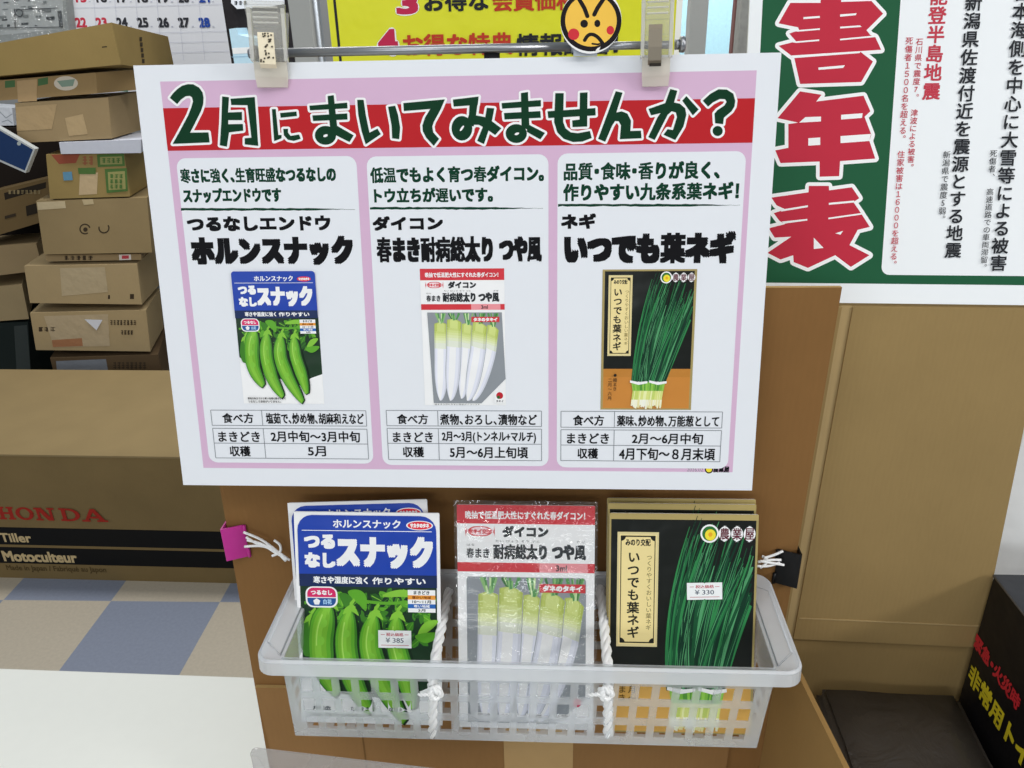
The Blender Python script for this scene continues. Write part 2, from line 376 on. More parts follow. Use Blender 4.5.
    if poster:
        a.text('暖地の秋まきから寒い地域の春まきまで', .06,.948,.53,.965, ink('#2a2a2a'), .02); a.text('つるなしで支柱がいりません。', .06,.972,.47,.99, ink('#2a2a2a'), .02)
    else:
        for k in range(3): a.lrect(.06+.27*k+(.02 if k else 0),.915,.24+.27*k,.94, W, .01); a.text(('用途','たねまき','収穫まで')[k], .085+.27*k,.918,.215+.27*k,.937, K, .02)
        a.text('つるなしで育てやすい早生のスナップエンドウ', .06,.952,.62,.968, K, .02)
def radish_art(a, poster=False):
    W = ink('#e9ebf1', .35, .4, .01); RED = ink('#c22a34', .35, .45); PINK = ink('#dc8a90', .35, .4); K = ink('#1c2024', .35, .4); G = ink('#83888d', .35, .4, .03)
    a.rect(0,0,1,1, W); a.rect(0,0,1,.082, RED); a.text('晩抽で低温肥大性にすぐれた春ダイコン！', .06,.026,.93,.062, W, .03)
    a.rect(0,.252,1,.293, RED); a.rect(.60,.252,.95,.293, PINK); a.text('3ml', .72,.260,.80,.287, K, .03)
    a.lrect(.06,.093,.275,.137, RED, .0085); a.lrect(.07,.097,.265,.133, ink('#f0c8cc'), .008); a.text('タキイ交配', .085,.104,.25,.127, RED, .06)
    a.text('ダイコン', .33,.090,.665,.140, K, .06)
    a.text('春まき', .065,.188,.235,.233, K, .032); a.text('耐病総太り', .26,.168,.655,.238, K, .05); a.text('つや風', .69,.168,.94,.238, K, .055)
    a.text('はる', .07,.170,.125,.179, K); a.text('たい びょう そう ぶと', .28,.152,.60,.162, K); a.text('かぜ', .87,.152,.93,.162, K)
    if poster: ph = [(.07,.312),(.965,.312),(1,.80),(.70,.985),(.11,.985)]
    else: ph = [(.065,.33),(.075,.315),(.925,.315),(.94,.33),(.94,.86),(.72,.975),(.065,.975)]
    a.poly(ph, G)
    rnd = random.Random(5)
    LS = [ink(h, .35, .4) for h in ('#2f6a34','#4a8a48','#7fae6a','#b9cf9a')]
    tops = [(.235,.385),(.395,.362),(.555,.395),(.705,.388),(.86,.41)]
    mids = [(.225,.62),(.375,.61),(.525,.61),(.665,.61),(.805,.62)]
    tips = [(.20,.965),(.325,.965),(.46,.95),(.535,.965),(.60,.965)]
    ws = [.083,.087,.075,.088,.072]
    for (tx,ty) in tops:
        for k in range(9):
            d = rnd.uniform(-.07,.07); a.ribbon([(tx+d*.25,ty+.012),(tx+d*.6,(ty+.318)/2+.01),(tx+d,.318)], [.006,.006,.008], LS[rnd.choice((0,1,1,2,3))])
    TIERS = [('#9eac4a',1),('#aebb5c',.84),('#bfca78',.55)]
    for i in (2,4,0,3,1):
        t, m, b = tops[i], mids[i], tips[i]; w = ws[i]
        p = smooth_path([t, (t[0]+(m[0]-t[0])*.4, t[1]+.08), m, ((m[0]*.45+b[0]*.55), (m[1]*.4+b[1]*.6)), b], 8); n = len(p)
        prof = []
        for q in range(n):
            s_ = q/(n-1); prof.append(min(1, (.45+ s_*9) if s_ < .06 else 1, 1 if s_ < .6 else max(.04, math.cos((s_-.6)/.4*math.pi/2)**.7)))
        off = lambda k: [V((q.x+k*w,q.y)) for q in p]
        a.ribbon(p, [w*1.06*x for x in prof], ink('#8d9299',.35,.4))
        a.ribbon(p, [w*x for x in prof], ink('#c3c5d0',.3,.45)); a.ribbon(off(-.06), [w*.8*x for x in prof], ink('#d4d6e0',.3,.45)); a.ribbon(off(-.14), [w*.45*x for x in prof], ink('#e4e6ee',.3,.45))
        e = int(n*.27)
        for h, kf in TIERS:
            a.ribbon(off(-.04 if kf < 1 else 0)[:e], [w*kf*x for x in prof[:e]], ink(h,.3,.45))
        for q,(h1,h2) in enumerate((('#a9b65a','#b9c570'),('#b1bd6a','#c1cb80'),('#b7c17c','#c8d090'),('#bec68f','#ced5a2'),('#c1c8a2','#d2d8b6'),('#c2c7b6','#d4d8c8'))):
            j = e-1+q
            a.ribbon(p[j:j+3], [w*x for x in prof[j:j+3]], ink(h1,.3,.45)); a.ribbon(off(-.08)[j:j+3], [w*.7*x for x in prof[j:j+3]], ink(h2,.3,.45))
        for k in range(5):
            d = rnd.uniform(-.03,.03); a.ribbon([(t[0]+d*.4,t[1]+.006),(t[0]+d,t[1]-.03)], [.008,.005], LS[rnd.choice((1,2,3))])
    a.lrect(.60,.343,.935,.381, RED); a.text('タネのタキイ', .625,.349,.91,.376, W, .06)
    if poster:
        a.lrect(.86,.895,.99,.985, W); a.disc(.925,.925,.042, ink('#b02430'), .026); a.disc(.91,.938,.02, ink('#2f5a30'), .012); a.text('タキイ', .88,.958,.97,.976, K, .03)
        a.text('春まきで作りやすい青首ダイコンです', .12,.988,.68,.998, K)
    else:
        a.disc(.88,.875,.03, ink('#c02450'), .02); 
        for k in range(4): a.lrect(.12+.19*k,.93,.25+.19*k,.953, W); a.text(('用途','たねまき','収穫','発芽')[k], .13+.19*k,.933,.24+.19*k,.951, K, .02)
def onion_art(a, poster=False):
    K = ink('#10130f', .3, .5, .1); CR = ink('#dcca8e', .4, .4, .03); GOLD = ink('#9a8a58', .4, .4); DK = ink('#1a1a14', .4, .4)
    a.rect(0,0,1,1, GOLD)
    if poster: a.rect(.025,.012,.975,.70, K); a.rect(.025,.70,.975,.99, ink('#b97a34',.4,.4,.06)); a.rect(.025,.70,.975,.76, ink('#b0752f',.4,.4,.06))
    else: a.rect(.012,.012,.985,.70, K); a.rect(.012,.70,.985,.995, ink('#c79a4e',.4,.4,.06)); a.rect(0,0,1,.026, ink('#a89660')); a.rect(.012,.026,.985,.032, K)
    rnd = random.Random(11)
    LG = [ink(h, .35, .4, .06) for h in ('#0c3020','#154a2c','#1e6238','#2c7a44','#4c9060','#12402a')]
    ex0, ex1 = (.34,.70) if poster else (.43,.80)
    stems = []
    if poster: LFT, RGT = [(ex0,.80),(.335,.66),(.40,.30),(.56,.0)], [(ex1,.80),(.80,.62),(.97,.32),(1.08,.12)]
    else: LFT, RGT = [(ex0-.02,.80),(.355,.56),(.43,.25),(.57,.0)], [(ex1,.80),(.86,.60),(.99,.36),(1.12,.10)]
    bez = lambda P, q: (V(P[0])*(1-q)**3+V(P[1])*3*q*(1-q)**2+V(P[2])*3*q*q*(1-q)+V(P[3])*q**3)
    for k in range(150):
        t0, t1 = rnd.random(), None; t1 = min(1, max(0, t0+rnd.gauss(0,.13))); ln = rnd.uniform(.72,1.0) if rnd.random() < .8 else rnd.uniform(.5,.7)
        p = []
        for i in range(15):
            q = ln*i/14; tt = t0+(t1-t0)*q; c_ = bez(LFT,q)*(1-tt)+bez(RGT,q)*tt
            if c_.x > .975 or c_.y < .004: break
            p.append(c_)
        if len(p) < 4: continue
        n = len(p); w = rnd.uniform(.006,.0115); prof = [1 if i < 8 else max(.12, 1-((i-8)/7)**1.5) for i in range(n)]; c = rnd.randrange(6)
        a.ribbon(p, [w*x for x in prof], LG[c] if rnd.random() < .8 else LG[0])
        if c > 1: a.ribbon([V((q.x-.3*w,q.y)) for q in p], [w*.25*x for x in prof], LG[4] if c > 3 else LG[3])
    for k in range(34):                                       # pale stems below the ties
        t = (k+.5)/34+rnd.uniform(-.01,.01); bx = ex0+(ex1-ex0)*t; cx = (ex0+ex1)/2
        xx = bx+(cx-bx)*.1; yb = rnd.uniform(.95,.985)
        a.ribbon([(bx,.795),(xx,.86)], [.010,.010], ink(rnd.choice(('#6fa83c','#86b84a','#4d8a34')),.35,.4))
        a.ribbon([(xx,.86),(xx-.01,.91),(xx-.015,yb)], [.0095,.009,.010], ink(rnd.choice(('#c9cf7a','#d8dca0','#b5c465')),.35,.4))
        a.ribbon([(xx-.012,.925),(xx-.02,yb+.01)], [.010,.008], ink(rnd.choice(('#ece8d2','#e2dfc0','#d8d09a')),.35,.4))
    xm = (ex0+ex1)/2
    for x0, x1 in ((ex0-.02,xm-.01),(xm+.01,ex1+.02)):
        a.ribbon([(x0,.79),((x0+x1)/2,.805),(x1,.795)], [.008,.010,.008], ink('#e6ece2')); a.disc((x0+x1)/2,.803,.022, ink('#f2f4ee'), .012, 10)
    # the cream name label
    x0,x1,y0,y1 = (.065,.32,.038,.605) if poster else (.055,.335,.082,.60)
    a.lrect(x0,y0,x1,y1, ink('#cbbd8c')); a.lrect(x0+.014,y0+.011,x1-.014,y1-.011, CR)
    ix0,ix1,iy0,iy1 = x0+.025,x1-.025,y0+.019,y1-.019
    for p in ([(ix0,iy0),(ix1,iy0)],[(ix0,iy1),(ix1,iy1)],[(ix0,iy0),(ix0,iy1)],[(ix1,iy0),(ix1,iy1)]): a.line(p, .006, DK)
    for cx, cy, s0 in ((ix0,iy0,0),(ix1,iy0,90),(ix1,iy1,180),(ix0,iy1,270)):
        a.poly([(cx,cy)]+[(cx+.032*math.cos(R(s0+9*k)), cy+.021*math.sin(R(s0+9*k))) for k in range(11)], DK)
    a.text('みのり交配', x0+.055,y0+.03,x1-.055,y0+.062, DK, .03)
    w_ = x1-x0
    a.vtext('いつでも葉ネギ', x0+.40*w_, y0+.085, y1-.035, DK, .022, None, 3, .02)
    a.vtext('つくりやすくおいしい葉ネギ', x0+.78*w_, y0+.10, y1-.075, ink('#7a6a3a') if poster else ink('#5c5228'), .0, None, 2)
    if poster: a.disc(.155,.745,.016, DK, .011); a.vtext('種まき', .155,.765,.86, DK, 0, None, 2); a.vtext('二月〜六月', .10,.765,.93, DK, 0, None, 2)
    else: a.vtext('種まき', .10,.74,.86, ink('#4a3a1a'), 0, None, 2); a.vtext('二月〜', .17,.74,.86, ink('#4a3a1a'), 0, None, 2)
    # shop mark, top right
    W = ink('#e6e4e2', .4, .4); WN = ink('#5a2430', .4, .4)
    y0,y1 = (.022,.088) if poster else (.05,.120); cy = (y0+y1)/2
    a.disc(.675,cy,.062, W, .041); a.disc(.675,cy,.05, ink('#2f6a34'), .033); a.disc(.68,cy+.006,.036, ink('#e3cf3a'), .025); a.disc(.68,cy+.004,.014, ink('#d9a02a'), .010)
    for k in range(3):
        xa = .735+.083*k; a.lrect(xa,y0,xa+.080,y1, W, .006); a.text('農業屋'[k], xa+.008,y0+.009,xa+.072,y1-.009, WN, .02)
    
# ------------------------------------------------------------------ the A3 sowing poster
F_ = Matrix(((1.002408,.0024804,-.0553976),(-.0107846,-.9653125,-.2453339)))   # its edges as the camera sees them (x right, y down, z ahead)
def camdir(p): return CR @ V((p[0], -p[1], -p[2]))
pc = V((-.2473727,.07601047,.60206316))
PF = Frame(CAMLOC+camdir(pc), camdir(F_[0]), camdir(F_[1]))
p_root = thing('seed_poster', 'large white A3 poster headed in green on a red band with three seed packets pictured', 'poster', PF)
GR = ink('#0d3420', .6, .1, .03); OFFW = ink('#f0eee4', .5, .3, .01); PK = ink('#d2b0cb', .6, .1, .015, 1.05); RD = ink('#b4242a', .6, .1, .03, 1.08); BK = ink('#101013', .6, .1, .03); DG = ink('#0c3524', .6, .1, .03); LN = ink('#74787e', .5, .3)
corners = [PF.hit(*p) for p in ((183.3,485),(752,490.5),(781.5,52.5),(133.2,65.5))]
mb = MB(); mb.prism([tuple(c) for c in corners], -.0006, 0, PAPER)
a = Art(mb, PF.hit, 2e-5)
def band(l, r): return (PF.hit(*l).y+PF.hit(*r).y)/2
PX0, PX1 = PF.hit(163,108).x, PF.hit(755,99).x
ytop, ybot = band((160,82),(755,70)), band((204.5,467.5),(729,472.5)); rt, rb = band((163,108),(755,98.5)), band((168.5,150.5),(752.5,143))
def lpoly(A, x0, y0, x1, y1, mat, r=0, corners=(1,1,1,1)):
    z = A.up(); A.mb.poly([(*p, z) for p in rrect(x0,y0,x1,y1,r,corners)], mat)
lpoly(a, PX0, ybot, PX1, ytop, PK)
a.text('2026.02', 687,468,703,471.5, LN, 0); a.disc(709,469.3,4.2, BK); a.disc(709,469.3,3, ink('#e3cf3a')); a.text('農業屋', 713,466,729.5,472.6, BK, .05)
mb.build('printed_sheet', p_root)
# headline band
mb = MB(); a = Art(mb, PF.hit, 1.2e-4)
lpoly(a, PX0, rb, PX1, rt, RD)
K_ = 8.5333
def cp(ox, pts): return [(ox+x/K_, 75+y/K_) for x, y in pts]
def ring(cx, cy, rx, ry, n=22, rot=0): return [(cx+rx*math.cos(2*math.pi*i/n)*math.cos(rot)-ry*math.sin(2*math.pi*i/n)*math.sin(rot), cy+rx*math.cos(2*math.pi*i/n)*math.sin(rot)+ry*math.sin(2*math.pi*i/n)*math.cos(rot)) for i in range(n)]
G_ = []
G_ += [cp(160, [(85,195),(115,155),(150,120),(190,92),(240,78),(285,80),(335,108),(365,150),(373,195),(370,250),(350,310),(300,410),(258,492),(415,490),(425,575),(110,588),(165,490),(240,350),(270,275),(283,225),(275,190),(255,178),(220,182),(180,210),(148,248)]),
       cp(160, [(532,183),(590,190),(582,320),(700,315),(702,385),(584,385),(583,420),(708,418),(712,475),(590,490),(572,612),(512,600),(525,400)]),
       cp(160, [(603,203),(810,188),(840,605),(725,592),(725,540),(782,535),(748,258),(610,256)])]
G_ += [cp(260, p) for p in (
       [(103,292),(135,290),(158,512),(185,512),(185,540),(122,565)], [(172,325),(312,312),(316,350),(178,365)],
       [(200,460),(240,460),(240,492),(262,520),(335,508),(348,545),(290,562),(240,552),(205,515)],
       [(578,180),(630,172),(665,490),(600,470)], [(422,262),(745,236),(748,285),(428,302)], [(448,345),(745,328),(748,380),(455,393)],
       [(640,425),(670,440),(800,515),(765,572),(640,510)],
       [(830,212),(885,212),(905,350),(935,492),(1003,458),(1032,505),(903,592),(868,480),(840,340)])]
G_ += [cp(370, p) for p in (
       [(155,272),(215,262),(240,340),(258,450),(250,548),(190,540),(185,430)],
       [(285,240),(640,208),(600,300),(545,400),(532,440),(540,490),(590,545),(545,605),(480,535),(452,480),(448,430),(470,365),(515,290),(290,308)],
       [(708,210),(928,184),(920,255),(715,270)], [(850,240),(925,190),(905,345),(885,440),(815,420),(845,340)],
       [(870,340),(908,345),(985,360),(1048,400),(1121,455),(1068,512),(993,460),(930,425),(870,425)],
       [(998,280),(1061,285),(1043,380),(973,590),(915,562),(973,420)])]
G_ += [cp(470, p) for p in (
       [(435,155),(495,145),(508,470),(440,450)], [(270,240),(605,214),(605,268),(275,288)], [(290,325),(600,308),(605,365),(295,380)], [(490,415),(510,428),(640,495),(600,550),(485,485)],
       [(728,155),(800,155),(795,400),(815,455),(860,490),(920,497),(1023,478),(1038,538),(960,568),(880,572),(800,545),(745,490),(718,400)],
       [(662,310),(1070,282),(1072,345),(668,368)], [(938,152),(1003,148),(1000,440),(875,445),(872,388),(935,380)])]
G_ += [cp(570, [(390,138),(448,152),(395,320),(440,310),(490,330),(520,390),(515,478),(605,475),(610,540),(425,548),(435,430),(415,395),(385,393),(360,430),(300,570),(240,545),(320,330)])]
G_ += [cp(640, p) for p in (
       [(258,120),(318,135),(290,235),(340,245),(385,285),(395,340),(370,440),(300,555),(200,510),(235,462),(280,470),(315,360),(305,320),(270,310),(235,340),(125,555),(70,530),(150,360),(175,325),(95,345),(72,290),(215,240)],
       [(395,180),(500,295),(450,345),(360,220)],
       [(535,220),(600,160),(670,122),(740,125),(795,160),(812,220),(805,270),(780,310),(715,365),(708,420),(640,412),(635,330),(660,300),(720,260),(738,230),(725,207),(680,205),(620,235),(580,270)],
       ring(662,478,43,43))]
loops = [(260,560,515,60,50,62,560,518,20,11,-.35),(370,785,455,56,72,66,785,455,28,9,-.95),(470,395,500,60,50,62,400,502,20,10,-.35)]
for g in G_: a.edge(g, 4.6, OFFW)
for L in loops: a.disc(L[0]+L[1]/K_, 75+L[2]/K_, (L[3]+L[5]/2)/K_+2.3, OFFW, (L[4]+L[5]/2)/K_+2.3)
for L in loops:
    a.disc(L[0]+L[1]/K_, 75+L[2]/K_, (L[3]+L[5]/2)/K_, GR, (L[4]+L[5]/2)/K_); a.poly(cp(L[0], ring(L[6],L[7],L[8],L[9],18,L[10])), OFFW)
for g in G_: a.poly(g, GR)
mb.build('headline_band', p_root)
# three product panels
panels = [((177.5,300),(357,300),157.5,463,None), ((367,300),(548.5,300),155.6,465.7,None), ((557.5,300),(745.5,300),152.5,468,None)]
pl = [(PF.hit(177.5,158+15).x, PF.hit(357,170).x, PF.hit(270,157).y, PF.hit(290,463).y),
      (PF.hit(367,170).x, PF.hit(548.5,170).x, PF.hit(457,155.3).y, PF.hit(463,465.5).y),
      (PF.hit(557.5,170).x, PF.hit(745.5,165).x, PF.hit(650,152.3).y, PF.hit(645,468).y)]
info = [
 dict(t=[('寒さに強く、生育旺盛なつるなしの',180,167.3,336,182.8,DG,.044),('スナップエンドウです',183,188,281.5,202.7,DG,.044),('つるなしエンドウ',187,216,330.6,231,BK,.06),('ホルンスナック',191,236,353.4,265.5,BK,.07)],
      rule=(181,355,209.3), tb=(211,366,262.5,(410.3,425.6,428.6,443.4,458.3)),
      c=[('食べ方',222.5,413,253.5,423),('塩茹で、炒め物、胡麻和えなど',266,413,364,424),('まきどき',218.5,431.3,260,441.7),('2月中旬〜3月中旬',271,431,360,442),('収穫',230,445.8,250.5,456.2),('5月',308,446,326,456.2)],
      pic=(232,324,271,403.5), art=pea_art),
 dict(t=[('低温でもよく育つ春ダイコン。',370,166,544,182.5,DG,.044),('トウ立ちが遅いです。',374,187.5,493,202.7,DG,.044),('ダイコン',372.5,216,443,230.5,BK,.06),('春まき耐病総太り',376,236,493,262.8,BK,.05),('つや風',499,236,542.5,262.5,BK,.055)],
      rule=(370,543,208.3), tb=(386.3,541.5,438,(410.6,426,428.6,443.6,460)),
      c=[('食べ方',397,414,428,424),('煮物、おろし、漬物など',440,414,537,425),('まきどき',393,431.8,433,442),('2月〜3月(トンネル+マルチ)',442,431.5,536,443),('収穫',403,446.5,424,457),('5月〜6月上旬頃',450,446.5,528,458)],
      pic=(421,505,268.5,405), art=radish_art),
 dict(t=[('品質・食味・香りが良く、',563.5,161.5,720,180,DG,.044),('作りやすい九条系葉ネギ！',563,182.5,739,200.5,DG,.044),('ネギ',561,213.5,596,229,BK,.06),('いつでも葉ネギ',564,231.5,735.5,264.5,BK,.07)],
      rule=(558,740,205.2), tb=(561,722.5,614.4,(411.5,427.5,430,445.4,461)),
      c=[('食べ方',573,415,604,425.5),('薬味、炒め物、万能葱として',617,415.5,719,426.5),('まきどき',567,433,609,443.5),('2月〜6月中旬',632,433,703,444),('収穫',577.5,448,598,458.5),('4月下旬〜８月末頃',619,447.8,715,460)],
      pic=(601.5,694,269.3,409.6), art=onion_art)]
pname = ['snap pea', 'radish', 'spring onion']
for i, d in enumerate(info):
    mb = MB(); a = Art(mb, PF.hit, 1.2e-4); x0, x1, yt, yb = pl[i]
    lpoly(a, x0, yb, x1, yt, PAPER, .0065)
    x, xe, y = d['rule']; rnd = random.Random(i); top = []; bot = []
    for k in range(41):                                       # brushed rule that thins out
        t = k/40; h = (1.25 if t < .72 else 1.25*max(.12, 1-(t-.72)/.25))*rnd.uniform(.75,1.15); cx = x+(xe-x)*t; cy = y+rnd.uniform(-.3,.3)
        top.append((cx, cy-h)); bot.append((cx, cy+h))
    a.poly(top+bot[::-1], DG)
    for t, tx0, ty0, tx1, ty1, m, b in d['t']: a.text(t, tx0, ty0, tx1, ty1, m, b)
    pan = mb.build('info_panel', p_root); pan['label'] = 'white rounded panel about the %s seeds' % pname[i]
    mb = MB(); a = Art(mb, PF.hit, 3e-4)
    X0, X1, xd, ys = d['tb']; ly = [PF.hit((X0+X1)/2, q).y for q in ys]; lx0, lx1, lxd = PF.hit(X0,412).x, PF.hit(X1,412).x, PF.hit(xd,420).x; w = .00022
    for (ya, yb2) in ((ly[0],ly[1]),(ly[2],ly[4])):
        for yy in (ya, yb2): lpoly(a, lx0, yy-w, lx1, yy+w, LN)
        for xx in (lx0, lxd, lx1): lpoly(a, xx-w, yb2, xx+w, ya, LN)
    lpoly(a, lx0, ly[3]-w, lx1, ly[3]+w, LN)
    for t, tx0, ty0, tx1, ty1 in d['c']: a.text(t, tx0, ty0, tx1, ty1, BK, .02)
    mb.build('sowing_table', pan)
    mb = MB(); px0, px1, py0, py1 = d['pic']; A0 = PF.hit((px0+px1)/2, py0).y; A1 = PF.hit((px0+px1)/2, py1).y
    L0 = (PF.hit(px0,py0+8).x if i != 2 else PF.hit(px0,340).x); L1 = PF.hit(px1,py1-8).x if i != 2 else PF.hit(px1,340).x
    if i == 1: L0, L1 = PF.hit(420,275).x, PF.hit(505,330).x
    a = Art(mb, lambda u, v: (L0+(L1-L0)*u, A0+(A1-A0)*v), 3e-4, 2e-6, .55); d['art'](a, True)
    mb.build('packet_picture', pan)
# ------------------------------------------------------------------ display carton (tall back board with one side wall), on the table
TABLE_Z = .70; PY = .545
KR = board('#856036', name='kraft_board_brown'); KR_IN = board('#9c7a48', name='kraft_board_light'); EDGE = board('#b39560', name='board_edge')
bl = at_y(222,500,PY); bl2 = at_y(268,760,PY); br = at_y(842,288,PY); br2 = at_y(793,575,PY)
zt = at_y(820,287.5,PY).z
def xline(p, q, z): return p.x+(q.x-p.x)*(z-p.z)/(q.z-p.z)
XL_b, XL_t = xline(bl,bl2,TABLE_Z), xline(bl,bl2,zt); XR_b, XR_t = xline(br,br2,TABLE_Z), xline(br,br2,zt)
DF = upframe((0,PY,TABLE_Z))
d_root = thing('display_carton', 'tall brown cardboard backing board with one low side wall, standing behind the white poster', 'cardboard box', DF)
H = zt-TABLE_Z
mb = MB(); mb.prism([(XL_b,0),(XR_b,0),(XR_t,H),(XL_t,H)], -.004, 0, KR, EDGE); mb.build('back_board', d_root)
wz = at_y(783,640,PY).z; we = at_z(846,772,wz)                 # low right-hand side wall, top edge running towards the viewer
xr0 = xline(br,br2,wz)-.001
mb = MB(); dy = PY-we.y+.03
x1 = we.x+(we.x-xr0)*.03/(PY-we.y)
b0 = XR_b-.001
mb.hexa([(b0,0,.0005),(b0+x1-xr0,0,dy),(x1,wz-TABLE_Z,dy),(xr0,wz-TABLE_Z,.0005)], [(b0+.005,0,.0005),(b0+.005+x1-xr0,0,dy),(x1+.004,wz-TABLE_Z,dy),(xr0+.004,wz-TABLE_Z,.0005)], KR_IN)
mb.build('side_wall', d_root)
f1 = at_y(363,745,PY-.004).x; f2 = at_y(726,760,PY-.004).x; fz = at_y(500,690,PY).z-TABLE_Z
mb = MB(); mb.prism([(XL_b+.012,0),(f2,0),(f2+.002,fz),(XL_b+.006,fz)], .0003, .004, board('#8f6a40', name='kraft_board_flap'), EDGE); mb.build('inner_flap', d_root)
t1, t2 = at_y(504,755,PY-.005).x, at_y(573,755,PY-.005).x
mb = MB(); mb.prism([(t1,0),(t2,0),(t2,fz-.004),(t1,fz-.004)], .0042, .0045, ink('#a98a5c', .4, .4)); o = mb.build('tape_strip', d_root); o['label'] = 'pale kraft tape strip'
mb = MB(); mb.prism([(f1,0),(f1+.0015,0),(f1+.0015,fz-.004),(f1,fz-.004)], .0042, .0043, ink('#6a4c2a')); mb.build('fold_line', d_root)

# ------------------------------------------------------------------ crossbar with two clips that hold the poster
BAR = metal('brushed_steel', '#a4a6aa', .32); BARDK = metal('dark_steel', '#5c5e62', .4)
by = (PF.hit(285,50.5).y+PF.hit(690,44.8).y)/2; bxl, bxr = PF.hit(256,51).x, PF.hit(682,45).x; bz = -.0035
bp_ = PF.w(PF.hit(491,55).x, by, bz)
BF = Frame(PF.w(0,by,bz), PF.u, PF.v)
b_root = thing('sign_stand', 'thin steel crossbar on a dark post along the top of the white poster', 'sign stand', BF)
mb = MB(); mb.tube([(bxl,0,0),(bxl+.22,0,0)], .0029, BAR, 14); mb.tube([(bxl+.21,0,0),(bxr-.006,0,0)], .0025, BAR, 14); mb.build('crossbar', b_root)
for x in (bxl-.002, bxr):
    mb = MB(); mb.tube([(x-.004,0,0),(x-.001,0,0)], .0031, BAR, 14); mb.tube([(x-.001,0,0),(x,0,0),(x+.0014,0,0),(x+.0024,0,0)], [.0046,.005,.005,.0042], BAR, 18); mb.build('end_knob', b_root)
pb = BF.loc((bp_.x, bp_.y+.004, TABLE_Z)); pt = BF.loc((bp_.x, bp_.y+.004, bp_.z-.003))
mb = MB(); mb.tube([pb, pt], .0035, ink('#1c1c1e', .4), 10); mb.build('post', b_root)
mb = MB(); q = BF.loc((bp_.x, bp_.y+.004, bp_.z)); mb.box((q.x-.005,q.y-.012,q.z-.005),(q.x+.005,q.y+.001,q.z+.003), ink('#1c1c1e', .4), .001); mb.build('bracket', b_root)
CLEAR = plastic_clear('clear_clip_plastic', (.96,.96,.95), (.95,.94,.90), .16, .08)
RIB = plastic_clear('clip_ribs', (.92,.92,.90), (.93,.92,.88), .5, .12); JAW = plastic_clear('jaw_plastic', (.95,.93,.88), (.95,.91,.82), .66, .2)
def make_clip(label, xc, ytip, w, h, tilt, spring_mat, holes, wide_top):
    fr = Frame(PF.w(xc, ytip, .0012), PF.u*math.cos(tilt)-PF.n*math.sin(tilt), PF.v)
    r = thing('poster_clip', label, 'clip', fr, 'clear clips on the crossbar')
    def lever(name, zs, mat, ys, ws, th=.0022, sgn=1):
        m_ = MB()
        for i in range(len(ys)-1):
            a4 = [(-ws[i]/2,ys[i],sgn*zs[i]),(ws[i]/2,ys[i],sgn*zs[i]),(ws[i+1]/2,ys[i+1],sgn*zs[i+1]),(-ws[i+1]/2,ys[i+1],sgn*zs[i+1])]
            m_.hexa([(p[0],p[1],p[2]+sgn*th) for p in a4], a4, mat)
        return m_, name
    m_, n_ = lever('front_jaw', (0,.002,.0045), JAW, (0,.006,h*.30), (w*.86,w*.92,w*.92), .003); m_.build(n_, r)
    m_, n_ = lever('front_grip', (.0045,.007,.0075,.012,.0125), CLEAR, (h*.30,h*.45,h*.70,h*.96,h), (w*.92,w*.95,w*.98,w*wide_top,w*wide_top*.92), .0022)
    for sx in (-1,1):                                         # side ribs and finger ridges
        m_.box((sx*w*.46-.0012,h*.30,.003),(sx*w*.46+.0012,h*.93,.0125), RIB, .0004)
    for k in range(4): m_.box((-w*.34,h*(.74+.06*k),.0125),(w*.34,h*(.755+.06*k),.0152), RIB, .0003)
    m_.build(n_, r)
    m_, n_ = lever('back_jaw', (.0022,.003,.010,.0105,.016), CLEAR, (0,.006,h*.42,h*.6,h*.98), (w*.9,w*.92,w*.95,w,w*wide_top), .002, -1); m_.build(n_, r)
    m_ = MB(); sw = w*.44; pts = [(h*.22,.0085),(h*.26,.0112),(h*.40,.0125),(h*.58,.0128),(h*.64,.0112)]
    for (y0,z0),(y1,z1) in zip(pts, pts[1:]):
        a4 = [(-sw/2-.001,y0,z0),(sw/2-.001,y0,z0),(sw/2-.001,y1,z1),(-sw/2-.001,y1,z1)]; m_.hexa([(p[0],p[1],p[2]+.0009) for p in a4], a4, spring_mat)
    sp = m_.build('spring', r); 
    if holes:
        m_ = MB(); rnd = random.Random(2); dk = ink('#3a342a')
        for k in range(26):
            x, y = rnd.uniform(-sw*.45,sw*.4)-.001, rnd.uniform(h*.28,h*.62); zz = .0138 if y > h*.42 else .0121+(y-h*.26)/(h*.14)*.0013
            m_.add([(x-.0005,y-.0005,zz+.0004),(x+.0005,y-.0005,zz+.0004),(x+.0005,y+.0005,zz+.0004),(x-.0005,y+.0005,zz+.0004)], [[0,1,2,3]], dk)
        m_.build('spring_print', sp)
    else:
        m_ = MB(); m_.box((-sw/2,h*.205,.008),(sw/2-.001,h*.235,.0105), ink('#2e2a26'), .0003); m_.build('spring_hook', sp)
    return r
cl = PF.hit(273,88); cr = PF.hit(655,87)
sc_l = (PF.hit(288,40).x-PF.hit(254,40).x)
make_clip('clear plastic clip with a speckled cream spring holding the poster top on the left', cl.x+.0005, cl.y, sc_l, PF.hit(270,6).y-cl.y, R(14), ink('#ddd2b8', .5, .3), True, 1.12)
make_clip('clear plastic clip with a dull grey spring plate holding the poster top on the right', cr.x, cr.y, PF.hit(672,40).x-PF.hit(642,40).x, PF.hit(655,-6).y-cr.y, R(-6), metal('dull_spring','#8f8677',.5), False, 1.1)
